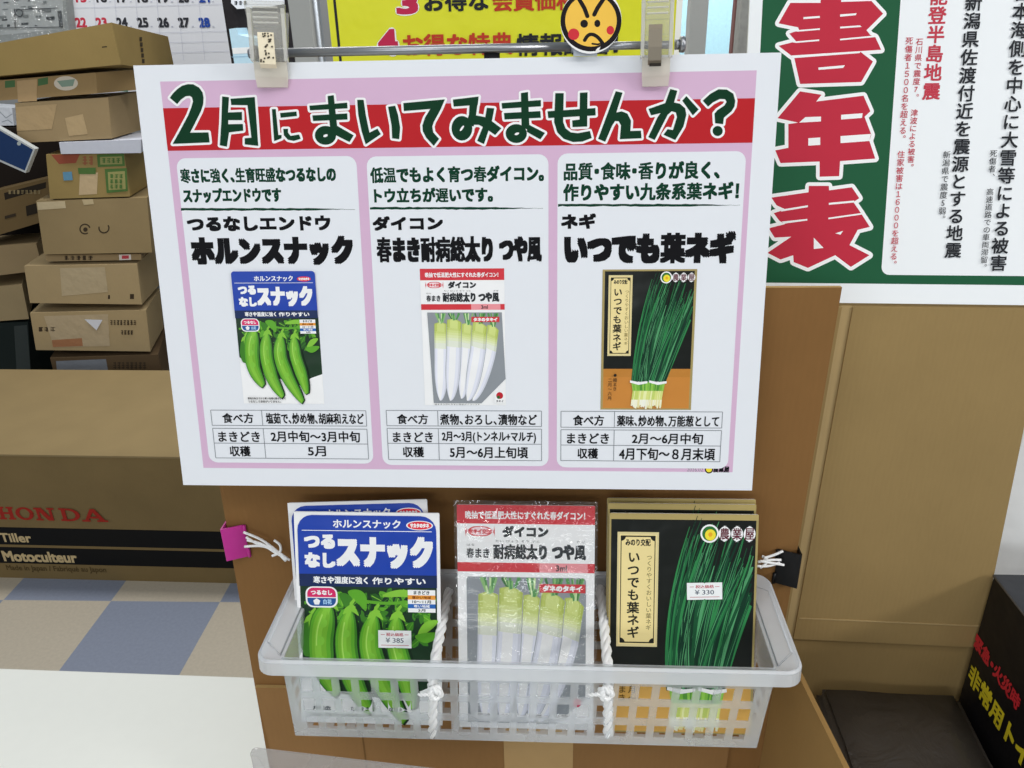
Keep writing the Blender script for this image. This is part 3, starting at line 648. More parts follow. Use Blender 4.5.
# angry round sticker hung on the bar
SF = Frame(PF.w(PF.hit(591,21,.006).x, PF.hit(591,21,.006).y, .006), PF.u, PF.v)
ORG = ink('#eeb44a', .45, .35, .03); BLK = ink('#191518', .45, .35)
s_root = thing('round_face_sign', 'round orange card with a frowning face and red cheeks, on the steel crossbar', 'sign', SF)
pxm = (SF.hit(620,21).x-SF.hit(560,21).x)/60                  # metres per photo pixel here
def fc(x, y): return ((540+x/10.24), y/10.24)
mb = MB(); r0 = 31*pxm; r0 *= .985; circ = [(r0*math.cos(2*math.pi*k/48), r0*1.0*math.sin(2*math.pi*k/48)) for k in range(48)]
mb.prism(circ, -.0012, 0, ink('#e8e6e0'))
a = Art(mb, SF.hit, 2e-5, 4e-6)
a.disc(591,21,30.5, BLK, 30.5, 48); a.disc(591,20.6,25.8, ORG, 26.0, 48)
a.edge([fc(400,-10),fc(455,85),fc(485,165)], 4.2, BLK, False); a.edge([fc(650,-10),fc(590,80),fc(555,150)], 4.2, BLK, False)
a.disc(*fc(452,243), 3.8, BLK, 4.0); a.disc(*fc(587,240), 3.0, BLK, 3.7)
a.disc(*fc(345,350), 5.6, ink('#c03038', .45, .35), 5.8); a.disc(*fc(720,310), 3.8, ink('#c03038', .45, .35), 4.4)
a.edge([tuple(p) for p in smooth_path([fc(457,412),fc(490,365),fc(535,352),fc(590,380),fc(640,440)], 5)], 3.6, BLK, False); a.edge([fc(535,448),fc(590,455),fc(650,440)], 1.8, BLK, False)
a.poly([fc(560,535),fc(585,495),fc(620,478),fc(600,530)], ink('#d9d7d2'))
mb.build('face_card', s_root)
mb = MB(); g = SF.hit(583,54); mb.prism([(g.x-.006,g.y-.001),(g.x+.009,g.y-.001),(g.x+.009,.0),(g.x-.006,.0)], -.0022, -.0014, ink('#9aa0a8')); mb.tube([(-.012,-BF.loc(SF.w(0,0,0)).y,-.0095),(.012,-BF.loc(SF.w(0,0,0)).y,-.0095)], .0036, ink('#8f959c', .4), 10); mb.build('hanger_tab', s_root)

# ------------------------------------------------------------------ basket
MILK = plastic_clear('milky_plastic', (.93,.95,.97), (.96,.97,.98), .27, .22)
MILK2 = plastic_clear('milky_plastic_thick', (.93,.95,.97), (.96,.97,.985), .55, .22)
zR = at_y(525,571,PY-.003).z; fl = at_z(251,668,zR); frr = at_z(803,668,zR)
XC = (fl.x+frr.x)/2; HW = (frr.x-fl.x)/2; YF = (fl.y+frr.y)/2; YB = PY-.0025
BK_ = wframe((XC, YB, zR)); k_root = thing('wall_basket', 'long milky plastic basket with square holes, tied to the brown board below the poster', 'basket', BK_)
DP = YB-YF                                                     # depth of the basket
pbl, pbr = at_y(297,741,YF+.021), at_y(757,741,YF+.021)
bzz = (pbl.z+pbr.z)/2-zR; bx0, bx1 = pbl.x-XC, pbr.x-XC; byf, byb = -DP+.021, -.012
def loop(x0,y0,x1,y1,r,n=6): return rrect(x0,y0,x1,y1,r,(1,1,1,1),n)
outer = loop(-HW,-DP,HW,0,.012); lip = loop(-HW-.0005,-DP-.0005,HW+.0005,0,.0125); inner = loop(-HW+.0185,-DP+.0055,HW-.0185,-.0045,.006)
def strip(mb, A, za, B, zb, mat):
    n = len(A); f = (lambda p: za(p)) if callable(za) else (lambda p: za); g = (lambda p: zb(p)) if callable(zb) else (lambda p: zb)
    mb.add([(*p, f(p)) for p in A]+[(*p, g(p)) for p in B], [[i,(i+1)%n,n+(i+1)%n,n+i] for i in range(n)], mat)
def solid(o, t):
    m = o.modifiers.new('solidify', 'SOLIDIFY'); m.thickness = t; m.offset = 0; return o
lh = .0115
mb = MB(); strip(mb, lip, -lh, outer, -.001, MILK2)
mid = loop(-HW+.002,-DP+.0015,HW-.002,-.001,.010); strip(mb, outer, -.001, mid, .0004, MILK2); 
strip(mb, mid, .0004, inner, lambda p: -.0035 if abs(p[0]) > HW-.03 else -.0005, MILK2)
solid(mb.build('rim', k_root), .0013)
def perf(P, nc, nr, mx, my, hw, hh, mat, skew=0):
    """wall with rows of square holes; P = corners top-left, top-right, bottom-right, bottom-left seen from outside"""
    P = [V(p) for p in P]; m_ = MB()
    us = [0]; vs = [0]
    for c in range(nc):
        cx = mx+(1-2*mx)*(c+.5)/nc; us += [cx-hw/2, cx+hw/2]
    us.append(1)
    for r_ in range(nr):
        cy = my[0]+(1-my[0]-my[1])*(r_+.5)/nr; vs += [cy-hh/2, cy+hh/2]
    vs.append(1)
    def pt(u, v):
        uu = min(max(u+(skew*(v-.5) if 0 < u < 1 else 0), 0), 1)
        return (P[0]*(1-uu)+P[1]*uu)*(1-v)+(P[3]*(1-uu)+P[2]*uu)*v
    W_ = len(us); m_.add([pt(u,v) for v in vs for u in us], [[j*W_+i, j*W_+i+1, (j+1)*W_+i+1, (j+1)*W_+i] for j in range(len(vs)-1) for i in range(W_-1) if not (i%2 == 1 and j%2 == 1)], mat)
    return m_
ix0, ix1, iyf, iyb, iz = -HW+.0185, HW-.0185, -DP+.0055, -.0045, -.0006
solid(perf([(ix0,iyf,iz),(ix1,iyf,iz),(bx1,byf,bzz),(bx0,byf,bzz)], 23, 3, .022, (.20,.055), .0255, .165, MILK).build('front_wall', k_root), .0012)
solid(perf([(ix1,iyb,iz),(ix0,iyb,iz),(bx0,byb,bzz),(bx1,byb,bzz)], 23, 3, .022, (.30,.055), .0255, .14, MILK).build('back_wall', k_root), .0012)
for sx, x_t, x_b in ((-1,ix0,bx0),(1,ix1,bx1)):
    q = [(x_t,iyb,iz-.003),(x_t,iyf,iz-.003),(x_b,byf,bzz),(x_b,byb,bzz)]
    if sx > 0: q = [q[1],q[0],q[3],q[2]]
    o = solid(perf(q, 4, 3, .06, (.30,.07), .12, .15, MILK, .18*sx).build('side_wall', k_root), .0012)
    mb = MB(); e = sx*(HW-.004); i_ = sx*(HW-.0165)
    mb.tube([(e,-DP+.020,.0004),(i_,-DP+.009,-.002),(i_,-.010,-.002),(e,-.022,.0004),(e,-DP+.020,.0004)], .0008, MILK2, 6); mb.build('grip_ridge', k_root)
solid(perf([(bx0,byb,bzz),(bx1,byb,bzz),(bx1,byf,bzz),(bx0,byf,bzz)], 20, 3, .02, (.08,.08), .028, .2, MILK).build('bottom', k_root), .0012)

# ------------------------------------------------------------------ seed packets leaning in the basket
LEAN = R(17.7); PB = V((0, YF+.034, zR+bzz+.0015))
def sleeve_mat():
    if 'sleeve' in MATS: return MATS['sleeve']
    m, N, L, b = newmat('clear_sleeve_film'); N.remove(b); out = N['Material Output']
    tr = N.new('ShaderNodeBsdfTransparent'); tr.inputs[0].default_value = (.985,.985,.985,1)
    gl = N.new('ShaderNodeBsdfGlossy'); gl.inputs['Roughness'].default_value = .07
    tc = N.new('ShaderNodeTexCoord'); no = N.new('ShaderNodeTexNoise'); no.inputs['Scale'].default_value = 26; no.inputs['Detail'].default_value = 3; no.inputs['Distortion'].default_value = 1.6
    bp = N.new('ShaderNodeBump'); bp.inputs['Strength'].default_value = .9; bp.inputs['Distance'].default_value = .022
    L.new(tc.outputs['Object'], no.inputs['Vector']); L.new(no.outputs['Fac'], bp.inputs['Height']); L.new(bp.outputs['Normal'], gl.inputs['Normal'])
    ms = N.new('ShaderNodeMixShader'); ms.inputs[0].default_value = .095
    L.new(tr.outputs[0], ms.inputs[1]); L.new(gl.outputs[0], ms.inputs[2]); L.new(ms.outputs[0], out.inputs[0]); MATS['sleeve'] = m; return m
def price(root, w, h, u0, v0, u1, v1, rot, amount):
    """small white price label, corner box in packet shares"""
    cx, cy = (u0+u1)/2*w, h*(1-(v0+v1)/2); W_, H_ = (u1-u0)*w, (v1-v0)*h; ca, sa = math.cos(rot), math.sin(rot)
    m_ = MB(); mp = lambda x, y: (cx+(x*ca-y*sa), cy+(x*sa+y*ca))
    mid_, nt = W_*.03, H_*.05
    out_ = [(-W_/2,-H_/2),(-mid_,-H_/2),(0,-H_/2+nt),(mid_,-H_/2),(W_/2,-H_/2),(W_/2,H_/2),(mid_,H_/2),(0,H_/2-nt),(-mid_,H_/2),(-W_/2,H_/2)]
    m_.prism([mp(*p) for p in out_], .0028, .0030, ink('#dfe2e6', .5, .3, .01))
    a_ = Art(m_, mp, .00302); rd = ink('#b04a55'); gk = ink('#5a626e')
    def tx(t, x0, y0, x1, y1, m__, b):                         # y up here, label is nearly upright
        vs, fs, gx0, gx1, gy0, gy1 = glyphs(t, 2); a_.up()
        for ox in (0, b): m_.add([(*mp((x0+(x-gx0)/(gx1-gx0)*(x1-x0)+ox)*W_, (y0+(y-gy0)/(gy1-gy0)*(y1-y0))*H_), a_.z+ox*1e-5) for x, y in vs], fs, m__)
    tx('税込価格', -.26,.17,.26,.37, rd, .008); tx('¥ '+amount, -.28,-.20,.26,.08, gk, .01)
    for x0, x1, y0, y1 in ((-.42,-.30,.25,.28),(.30,.42,.25,.28),(-.42,.42,-.36,-.33)):
        a_.poly([(x0*W_,y0*H_),(x1*W_,y0*H_),(x1*W_,y1*H_),(x0*W_,y1*H_)], rd)
    return m_.build('price_sticker', root)
def packet(name, label, group, TL, TR, art, back=0, roll=0, bow=0, thick=.0015):
    fr = Frame(PB+V((0,back,0)), (1,0,0), (0,math.sin(LEAN),math.cos(LEAN)))
    a_, b_ = fr.hit(*TL), fr.hit(*TR); w = (b_-a_).length; h = (a_.y+b_.y)/2
    u2 = (fr.u*math.cos(roll)+fr.v*math.sin(roll)); fr2 = Frame(fr.w(a_.x,a_.y), u2, fr.v*math.cos(roll)-fr.u*math.sin(roll)); fr2.o = fr2.o - fr2.v*h
    r = thing(name, label, 'seed packet', fr2, group)
    m_ = MB(); m_.prism(rrect(0,0,w,h,.0015), 0, thick, ink('#e4e6ec', .35, .4, .01))
    A_ = Art(m_, lambda u, v: (u*w, h*(1-v)), thick+2e-5, 1e-6); art(A_)
    m_.build('printed_pouch', r)
    return r, w, h
rp, w, h = packet('seed_packet', 'blue headed snap pea seed packet half hidden, behind the front pea packet', 'snap pea packets', (288,502.5), (427,496.5), pea_art, .007, R(2.2))
rp, w, h = packet('seed_packet', 'blue headed snap pea seed packet in front, with a white price sticker', 'snap pea packets', (294.3,511), (439.5,512), pea_art)
price(rp, w, h, .565,.545,.795,.628, 0, '385')
rp, w, h = packet('seed_packet', 'red banded white radish seed packet in the middle of the basket', 'radish packet', (457,504), (595,503), radish_art)
mb = MB(); nx, ny = 24, 40; rnd = random.Random(4)
mb.add([(-.002+(w+.004)*i/nx, (h+.004)*j/ny, 0.0036+.0009*math.sin(i*.9+j*.35)*math.sin(j*.5-i*.2)+rnd.uniform(-.0002,.0002)) for j in range(ny+1) for i in range(nx+1)],
       [[j*(nx+1)+i, j*(nx+1)+i+1, (j+1)*(nx+1)+i+1, (j+1)*(nx+1)+i] for j in range(ny) for i in range(nx)], sleeve_mat(), True)
o = mb.build('clear_sleeve', rp); o['label'] = 'crinkled clear plastic sleeve'
rp, w, h = packet('seed_packet', 'black spring onion seed packet at the very back, only its top edge showing', 'spring onion packets', (607,497.5), (755.5,495), onion_art, .012)
rp, w, h = packet('seed_packet', 'black spring onion seed packet in second place, its gold edge just above the front packet', 'spring onion packets', (608,502.5), (756,502), onion_art, .006)
rp, w, h = packet('seed_packet', 'black spring onion seed packet in front, with a cream name label and price sticker', 'spring onion packets', (609.5,512.5), (758.5,510.5), onion_art)
price(rp, w, h, .53,.302,.768,.378, R(2), '330')

# ------------------------------------------------------------------ cords and clips holding the basket
CORD = ink('#e2e2e0', .7, .2, .06)
def rope(mb, path, r, strands, turns, mat, seed=0):
    path = smooth_path([V(p) for p in path], 10); L = [0]
    for p, q in zip(path, path[1:]): L.append(L[-1]+(q-p).length)
    for s_ in range(strands):
        pts = []
        for i, p in enumerate(path):
            t = (path[min(i+1,len(path)-1)]-path[max(i-1,0)]).normalized(); a_ = t.cross(V((0,1,.2))).normalized(); b_ = t.cross(a_)
            an = 2*math.pi*(s_/strands)+turns*2*math.pi*L[i]/L[-1]; pts.append(p+(a_*math.cos(an)+b_*math.sin(an)*.7)*r*.55)
        mb.tube(pts, r*.62, mat, 7)
def cord(label, top, kn, bot, knot_side):
    p0 = at_y(*top, PY-.006); p1 = at_z(*kn, zR+.005); yf = YF-.003
    p2 = at_y(kn[0]-1, 684, yf); p3 = at_y(*bot, YF+.014)
    fr = wframe(p0); lc = lambda p: fr.loc(p)
    YI = YF+.0075
    r = thing('cord', label, 'cord', fr, 'white cords over the basket')
    m_ = MB(); e = V((0,0,-.004))
    pi = lambda y_, k=0: lc(at_y(bot[0], y_, YF+.009+k))
    mid_ = lc(at_y((top[0]*.45+kn[0]*.55), 628, PY-.006+(YI-PY+.006)*.52))
    rope(m_, [lc(p0)+V((0,.002,-.003)), mid_, pi(672), pi(690,.003), pi(715,.008), pi(735,.014)], .0036, 3, 5, CORD); m_.build('rope', r)
    m_ = MB(); c = lc(at_y(kn[0]+knot_side,693,YF+.001))
    tor = [c+V((.0035*math.cos(t_*.7)*(1+.3*math.sin(t_)), .0016*math.sin(t_*1.1), .0042*math.sin(t_*.7))) for t_ in range(18)]
    rope(m_, tor, .0022, 2, 6, CORD); rope(m_, [c+V((0,-.001,0)), c+V((-.006,-.002,.0005)), c+V((-.012,0,-.002))], .0014, 2, 2, CORD); m_.build('knot', r)
cord('white twisted cord over the basket between the pea and radish packets', (449,586), (435,667), (433,736), 0)
cord('white twisted cord over the basket between the radish and spring onion packets', (600,583), (608,667), (608,736), -2)
def binder(label, x_edge, sgn, py0, py1, colour, strands):
    """folded sheet-metal clip gripping the board's edge; sgn=+1 when the clip points to the right"""
    z0, z1 = sorted((at_y(235,py0,PY).z, at_y(235,py1,PY).z)); fr = wframe((x_edge, PY, z0)); r = thing('binder_clip', label, 'clip', fr)
    hh = z1-z0; wd = .0155; m_ = MB(); mt = ink(colour, .36, .5, .03)
    # wedge: broad spine outside the edge, two plates that close on the board
    o_ = [(-.0018,.012),(-.0018,-.008),(-.0012,-.0088),(wd,-.0012),(wd,-.0004),(-.0006,-.0072),(-.0006,.0112),(wd,.0044),(wd,.0052),(-.0012,.0128)]
    n = len(o_)
    pts = [(sgn*x, y, z) for z in (0,hh) for x, y in o_]
    m_.add(pts, [[i,(i+1)%n,n+(i+1)%n,n+i] for i in range(n)], mt)
    tess = [list(t) for t in tessellate_polygon([[V((x,y,0)) for x, y in o_]])]; m_.add(pts[:n], tess, mt); m_.add(pts[n:], tess, mt)
    m_.build('body', r)
    for zc, L in ((0,.3),(.7,.3)):
        m_ = MB(); m_.tube([(sgn*(wd+.0005),-.0018,hh*zc),(sgn*(wd+.0005),-.0018,hh*(zc+L))], .0014, mt, 10); m_.build('lip', r)
    m_ = MB(); m_.tube([(-sgn*.0022,-.004,hh*.12),(-sgn*.0022,-.004,hh*.88)], .0006, BAR, 8); m_.build('spine_wire', r)
xl_c = xline(bl,bl2,at_y(230,540,PY).z); xr_c = xline(br,br2,at_y(795,556,PY).z)
binder('magenta binder clip on the left edge of the brown board', xl_c, 1, 555, 524, '#b02b84', 0)
binder('black binder clip on the right edge of the brown board', xr_c, -1, 573, 541, '#0b0b0d', 0)
def tie(label, strands, rad=.0011):
    p0 = at_y(*strands[0][0], PY-.006); fr = wframe(p0); r = MB()
    for s_ in strands:
        pts = [fr.loc(at_y(x, y, PY-(.007 if i == 0 else .006+.004*i/(len(s_)-1)))) for i, (x, y) in enumerate(s_)]
        r.tube(smooth_path(pts, 5), rad, CORD, 7)
    o = r.build('string_tie'); o.matrix_world = fr.mat(); tag(o, label, 'string')
tie('white string from the magenta clip to the left corner of the basket', [[(243.5,532),(262,540),(277,551),(288,559)],[(246,537),(258,544),(272,548),(286,561)],[(244.5,546.5),(262,546),(274,551),(287,560)],[(247,540),(262,544),(276,553),(290,560)],[(274,540),(280,545),(280,552),(272,556)]])
tie('white string from the black clip to the right corner of the basket', [[(783,551),(774,555),(764,558)],[(781,560),(770,560),(758,562)],[(784,565),(772,563),(760,561)],[(780,562.5),(768,566),(757,566)],[(762,556),(768,561),(760,568)]])

# ------------------------------------------------------------------ clear plate at the very front
AY = .40; af = upframe(at_y(250,752,AY)); A0 = af.hit(249,749); A1 = af.hit(425,769)
sl = (A1.y-A0.y)/(A1.x-A0.x); xe = A1.x+.03; zb = TABLE_Z-af.o.z
mb = MB(); rr = .006
mb.prism([(A0.x,zb),(xe,zb),(xe,A0.y+sl*(xe-A0.x))]+[(A0.x+rr-rr*math.sin(R(90*k/6)), A0.y-rr+rr*math.cos(R(90*k/6))) for k in range(7)], -.0015, 0, plastic_clear('clear_plate', (.93,.93,.93), (.62,.60,.60), .34, .15))
o = mb.build('clear_plate'); o.matrix_world = af.mat(); tag(o, 'clear plastic plate with a rounded corner standing in front of the basket', 'plastic plate')
# ------------------------------------------------------------------ floor and table
def checker_floor():
    m, N, L, b = newmat('vinyl_tiles')
    tc = N.new('ShaderNodeTexCoord'); mp = N.new('ShaderNodeMapping'); mp.inputs['Location'].default_value = (0,0,.5)
    L.new(tc.outputs['Object'], mp.inputs['Vector'])
    ck = N.new('ShaderNodeTexChecker'); ck.inputs['Scale'].default_value = 1/TS
    ck.inputs['Color1'].default_value = (*lin('#c2b8a6'),1); ck.inputs['Color2'].default_value = (*lin('#8c94a6'),1)
    L.new(mp.outputs['Vector'], ck.inputs['Vector'])
    no = N.new('ShaderNodeTexNoise'); no.inputs['Scale'].default_value = 120; no.inputs['Detail'].default_value = 4; L.new(tc.outputs['Object'], no.inputs['Vector'])
    rg = N.new('ShaderNodeMapRange'); rg.inputs['To Min'].default_value = .86; rg.inputs['To Max'].default_value = 1.12; L.new(no.outputs['Fac'], rg.inputs['Value'])
    mx = N.new('ShaderNodeVectorMath'); mx.operation = 'SCALE'; L.new(ck.outputs['Color'], mx.inputs[0]); L.new(rg.outputs[0], mx.inputs['Scale'])
    L.new(mx.outputs[0], b.inputs['Base Color']); b.inputs['Roughness'].default_value = .35
    return m
g0, g1 = at_z(111,601,0), at_z(220,602,0); TS = (g1-g0).length; fa = math.atan2(g1.y-g0.y, g1.x-g0.x)
mb = MB(); mb.add([(-6,-5,0),(6,-5,0),(6,6,0),(-6,6,0)], [[0,1,2,3]], checker_floor())
o = mb.build('floor'); o.location = (g0.x,g0.y,0); o.rotation_euler.z = fa; struct(o)
t1, t2 = at_z(0,668,TABLE_Z), at_z(250,677,TABLE_Z); ta = math.atan2(t2.y-t1.y, t2.x-t1.x)
tf = Frame((t1.x,t1.y,0), (math.cos(ta),math.sin(ta),0), (-math.sin(ta),math.cos(ta),0))
WT = ink('#eaebe4', .45, .35, .015, 1.0)
dark = at_y(60,126.5,3.05); mb = MB(); mb.box((-2.6,3.05,0),(dark.x,3.27,dark.z), ink('#1f1813', .6, .2, .1), .004); o = mb.build('dark_gap_filler'); tag(o, 'dark brown box added to darken the gaps left of the carton pile', 'filler')  # added dark box that makes the gaps between the cartons read dark
r = thing('white_table', 'white topped table at the lower left carrying the brown board', 'table', tf)
mb = MB(); mb.box((-.5,-1.0,TABLE_Z-.022),(1.6,0,TABLE_Z), WT, .002); mb.build('table_top', r)
for x, y in ((-.45,-.05),(1.5,-.05),(-.45,-.93),(1.5,-.93)):
    mb = MB(); mb.box((x-.02,y-.02,0),(x+.02,y+.02,TABLE_Z-.022), metal('grey_steel','#8a8c90'), .002); mb.build('leg', r)

# ------------------------------------------------------------------ left: tiller carton
BROWN = ['#927c5a','#a08a66','#98845f','#ab9670','#9c8560']
def BD(i, k=1.0): return board(BROWN[i], name='carton_board')
h0, h1 = at_z(0,577.5,0), at_z(232,583.3,0); ha = math.atan2(h1.y-h0.y, h1.x-h0.x)
HF = upframe((h0.x,h0.y,0), ha); Y0H = h0.y
r = thing('tiller_carton', 'very large brown tiller carton with red HONDA lettering and two black bands on the floor', 'cardboard box', HF)
ht = HF.hit(100,371.5).y; hw0, hw1 = -.35, HF.hit(330,580).x; hd = .50; crease = HF.hit(100,457).y
mb = MB(); B2 = board('#857049', name='carton_board_large')
mb.prism(rrect(hw0,0,hw1,crease,0), -hd, 0, B2)
HT = at_y(100,370,Y0H)
a = Art(mb, lambda x, y: (x, y), 1e-4, 5e-5)
BLK2 = ink('#141414', .5, .35, .1); REDH = ink('#9c2a20', .5, .3, .06); CRM = ink('#c2ac80', .6, .2)
yb1 = (HF.hit(0,527).y, HF.hit(0,544.3).y); yb2 = (HF.hit(0,546.8).y, HF.hit(0,562.8).y)
for p, q in (yb1, yb2): a.poly([(hw0,q),(hw1,q),(hw1,p),(hw0,p)], BLK2)
aw = Art(mb, HF.hit, 4e-4, 5e-5)
aw.text('Tiller', 0,533.2,31,542.2, CRM, .04); aw.text('Motoculteur', 3,551.5,76.5,562, CRM, .045); aw.text('Made in Japan / Fabriqué au Japon', 7,565.8,106,572.6, ink('#54452a'), .02)
# the maker's name in wide slab serif capitals
hx0, hx1 = HF.hit(-3,511).x, HF.hit(108,517).x; hy0, hy1 = HF.hit(53,520.2).y, HF.hit(53,507.6).y
def hm(x, y): return (hx0+(hx1-hx0)*x, hy0+(hy1-hy0)*y)
ah = Art(mb, hm, 5e-4, 5e-5)
def S(x0,y0,x1,y1): ah.poly([(x0,y0),(x1,y0),(x1,y1),(x0,y1)], REDH)
for x in (.02,.105): S(x,0,x+.035,1)                                                   # H
for x in (.005,.09):
    S(x,0,x+.065,.13); S(x,.87,x+.065,1)
S(.05,.43,.11,.58)
n_ = 28; cx_, rx_, ri_ = .25, .082, .045                                                # O
for k in range(n_):
    t0, t1_ = 2*math.pi*k/n_, 2*math.pi*(k+1)/n_
    ah.poly([(cx_+rx_*math.cos(t0), .5+.5*math.sin(t0)),(cx_+rx_*math.cos(t1_), .5+.5*math.sin(t1_)),(cx_+ri_*math.cos(t1_), .5+.36*math.sin(t1_)),(cx_+ri_*math.cos(t0), .5+.36*math.sin(t0))], REDH)
S(.365,0,.39,1); S(.48,0,.505,1); ah.poly([(.365,1),(.415,1),(.505,0),(.455,0)], REDH); S(.345,0,.41,.13); S(.345,.87,.40,1); S(.465,.87,.53,1)   # N
S(.592,0,.629,1); S(.572,0,.617,.13); S(.572,.87,.617,1)                                  # D
for k in range(14):
    t0, t1_ = -math.pi/2+math.pi*k/14, -math.pi/2+math.pi*(k+1)/14
    ah.poly([(.65+.105*math.cos(t0),.5+.5*math.sin(t0)),(.65+.105*math.cos(t1_),.5+.5*math.sin(t1_)),(.65+.065*math.cos(t1_),.5+.36*math.sin(t1_)),(.65+.065*math.cos(t0),.5+.36*math.sin(t0))], REDH)
S(.615,0,.655,.14); S(.615,.86,.655,1)
ah.poly([(.785,0),(.815,0),(.885,.82),(.86,1)], REDH); ah.poly([(.86,1),(.90,1),(.985,0),(.935,0)], REDH); S(.82,.26,.93,.40); S(.765,0,.84,.13); S(.90,0,1.0,.13)   # A
mb.build('body', r)
tb_ = at_z(100,371.5,crease).y-Y0H; mb = MB(); mb.prism([(hw0,crease+.0005),(hw1,crease+.0005),(hw1,crease+.006),(hw0,crease+.006)], -tb_, .004, board('#94805a', name='carton_board_lit_top'))  # ceiling light on the top put into a lighter board colour
mb.build('top_flap', r)

# ------------------------------------------------------------------ left: pile of cartons behind it
def carton(label, quad, Y, depth=.25, back=None, col=0, mat=None, marks=None, tapes=(), side=None, name='carton', cat='cardboard box', group='cartons piled behind the tiller carton', floor=False, tip=0):
    F4 = [at_y(*p, Y) for p in quad]                              # TL TR BR BL of the front
    fr = Frame(F4[3], F4[2]-F4[3], (0,0,1)); E_ = (at_y(*back, Y+depth)-F4[1]) if back else V((0,depth,0))
    E_.z = E_.x*.5*((F4[1].z-F4[0].z)/(F4[1].x-F4[0].x)+(F4[2].z-F4[3].z)/(F4[2].x-F4[3].x)) if E_.x and not tip else E_.z*tip
    r_ = thing(name, label, cat, fr, group)
    m_ = MB(); mt = mat or BD(col); L4 = [fr.loc(p) for p in F4]; B4 = [fr.loc(p+E_) for p in F4]
    if floor:
        for l in (L4, B4):
            for i in (2,3): l[i] = V((l[i].x, -fr.o.z, l[i].z))
    m_.hexa(L4[::-1], B4[::-1], mt)
    A_ = Art(m_, fr.hit, 1.5e-4, 5e-5)
    if marks: marks(A_)
    if side:
        sf = Frame(F4[2], E_, (0,0,1)); tmp = MB(); side(Art(tmp, sf.hit, 2e-4, 5e-5))
        o_ = tmp.build('side_print', r_); o_.matrix_parent_inverse = Matrix(); o_.matrix_local = fr.mat().inverted()@sf.mat()
    b_ = m_.build('body', r_)
    for k, (pts, h) in enumerate(tapes):
        t_ = MB(); q = [fr.hit(*p) for p in pts]; t_.add([(p.x,p.y,.0006+.0002*k) for p in q], [list(range(len(q)))], ink(h, .35, .4, .06)); t_.build('tape', r_)
    return r_
YS = 2.50
INKG, INKD = ink('#4c6a38', .6, .2, .1), ink('#3c3226', .6, .2, .1)
def mE(A_):
    A_.poly([(51,154.5),(80,154),(76,163),(59,164)], ink('#8c4a38', .6, .2)); A_.smudge(82,156,95,165,2,ink('#8c5a40'))
    A_.poly([(97,154.5),(124,153.5),(125,166),(98,167)], INKG); A_.poly([(100,157),(122,156.3),(122.5,164),(100.5,164.6)], ink('#8a8a56')); A_.smudge(102,158,121,163,4,INKG)
    A_.poly([(78,168),(96,167.5),(96,174),(79,174)], INKG); A_.poly([(63,172),(72,171.5),(73,180),(64,180.5)], ink('#5a86a0', .6, .2))
    A_.poly([(105,169),(127,168),(128,191),(107,193)], INKG); A_.poly([(108,172),(125,171),(126,189),(109,190)], ink('#8f8d58'))
    for k in range(3): A_.smudge(110,174+5.2*k,124,178+5.2*k,3,INKG)
def mF(A_):
    for x, y in ((85,229),(104,228)): A_.edge([(x+5*math.cos(R(t_)), y+4.8*math.sin(R(t_))) for t_ in range(-30 if x > 90 else 60, 200 if x > 90 else 360, 20)], 1.3, INKD, False)
    A_.disc(85.5,229.5,2.2, INKD)
def mI(A_):
    A_.smudge(38,327,56,331.5,3,INKD); A_.smudge(110,320,137,325,8,INKD); A_.smudge(121,330,134,334.5,4,INKD)
    A_.poly([(85,319),(103,319.5),(97,330)], ink('#c9cbd2')); 
def mB(A_):
    for x in (5,38): A_.poly([(x,81 if x < 20 else 79),(x+10,80 if x < 20 else 77),(x+10,87 if x < 20 else 84),(x,88 if x < 20 else 86)], ink('#4a6a44', .6, .2))
    A_.disc(66,83.3,12, ink('#c9bfae'), 7.2); A_.poly([(57,81),(75,79),(73,86),(62,87)], ink('#7f9484'))
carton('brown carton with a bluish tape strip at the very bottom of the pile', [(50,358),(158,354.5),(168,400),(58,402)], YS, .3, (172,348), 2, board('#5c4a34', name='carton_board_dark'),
       lambda A_: A_.smudge(113,362,147,369,8,INKD), [([(56,361),(106,359),(109,375),(58,378)], '#75797f')], floor=True)
carton('brown carton with a white triangle label and small dark print, low in the pile', [(30,313),(146,310),(150.5,351.5),(36,350)], YS, .24, (163,304), 3, None, mI, [([(44,316),(108,314),(110,346),(54,347)], '#a8977a'),([(52,340),(82,338),(83,346),(53,347)], '#96694a')])
carton('brown carton with an off-centre tape patch, under the narrow strip box', [(24,266),(137,264),(142,304.5),(30,303)], YS, .24, (159,256), 3, None, lambda A_: (A_.poly([(108,295),(110,295),(110,299),(108,299)], INKD), A_.poly([(130,294),(134,294),(134,299),(130,299)], INKD)), [([(60,268),(105,267),(108,292),(62,296)], '#a8987a')])
carton('narrow brown strip box with a small red and white label', [(45,255),(141,253.8),(141.5,260),(47,261.5)], YS+.02, .2, (155,250), 1, None, lambda A_: (A_.smudge(64,255.6,94,260,5,INKD), A_.poly([(119,254.6),(131,254.3),(131.5,259.6),(119.5,260)], ink('#d8d2cc')), A_.poly([(122,255.4),(129,255.2),(129,258.6),(122,258.8)], ink('#b8464e'))))
carton('plain brown carton with two small round ink marks on its front', [(36,201),(147,197.5),(152,252.5),(44,254.5)], YS, .26, (166,190), 2, None, mF, [([(37,202),(65,201),(66,208),(38,210)], '#b9a988'),([(82,199.5),(93,199),(94,204),(84,205)], '#b3a27e')])
carton('yellowish carton printed in green and red, near the middle of the pile', [(46,154.5),(124,153.5),(130,196.5),(50,199)], YS, .22, (146,147), 3, board('#9a8452', name='carton_board_yellow'), mE, [([(80,173),(98,172.5),(97,194),(79,195)], '#b59f7c')], None)
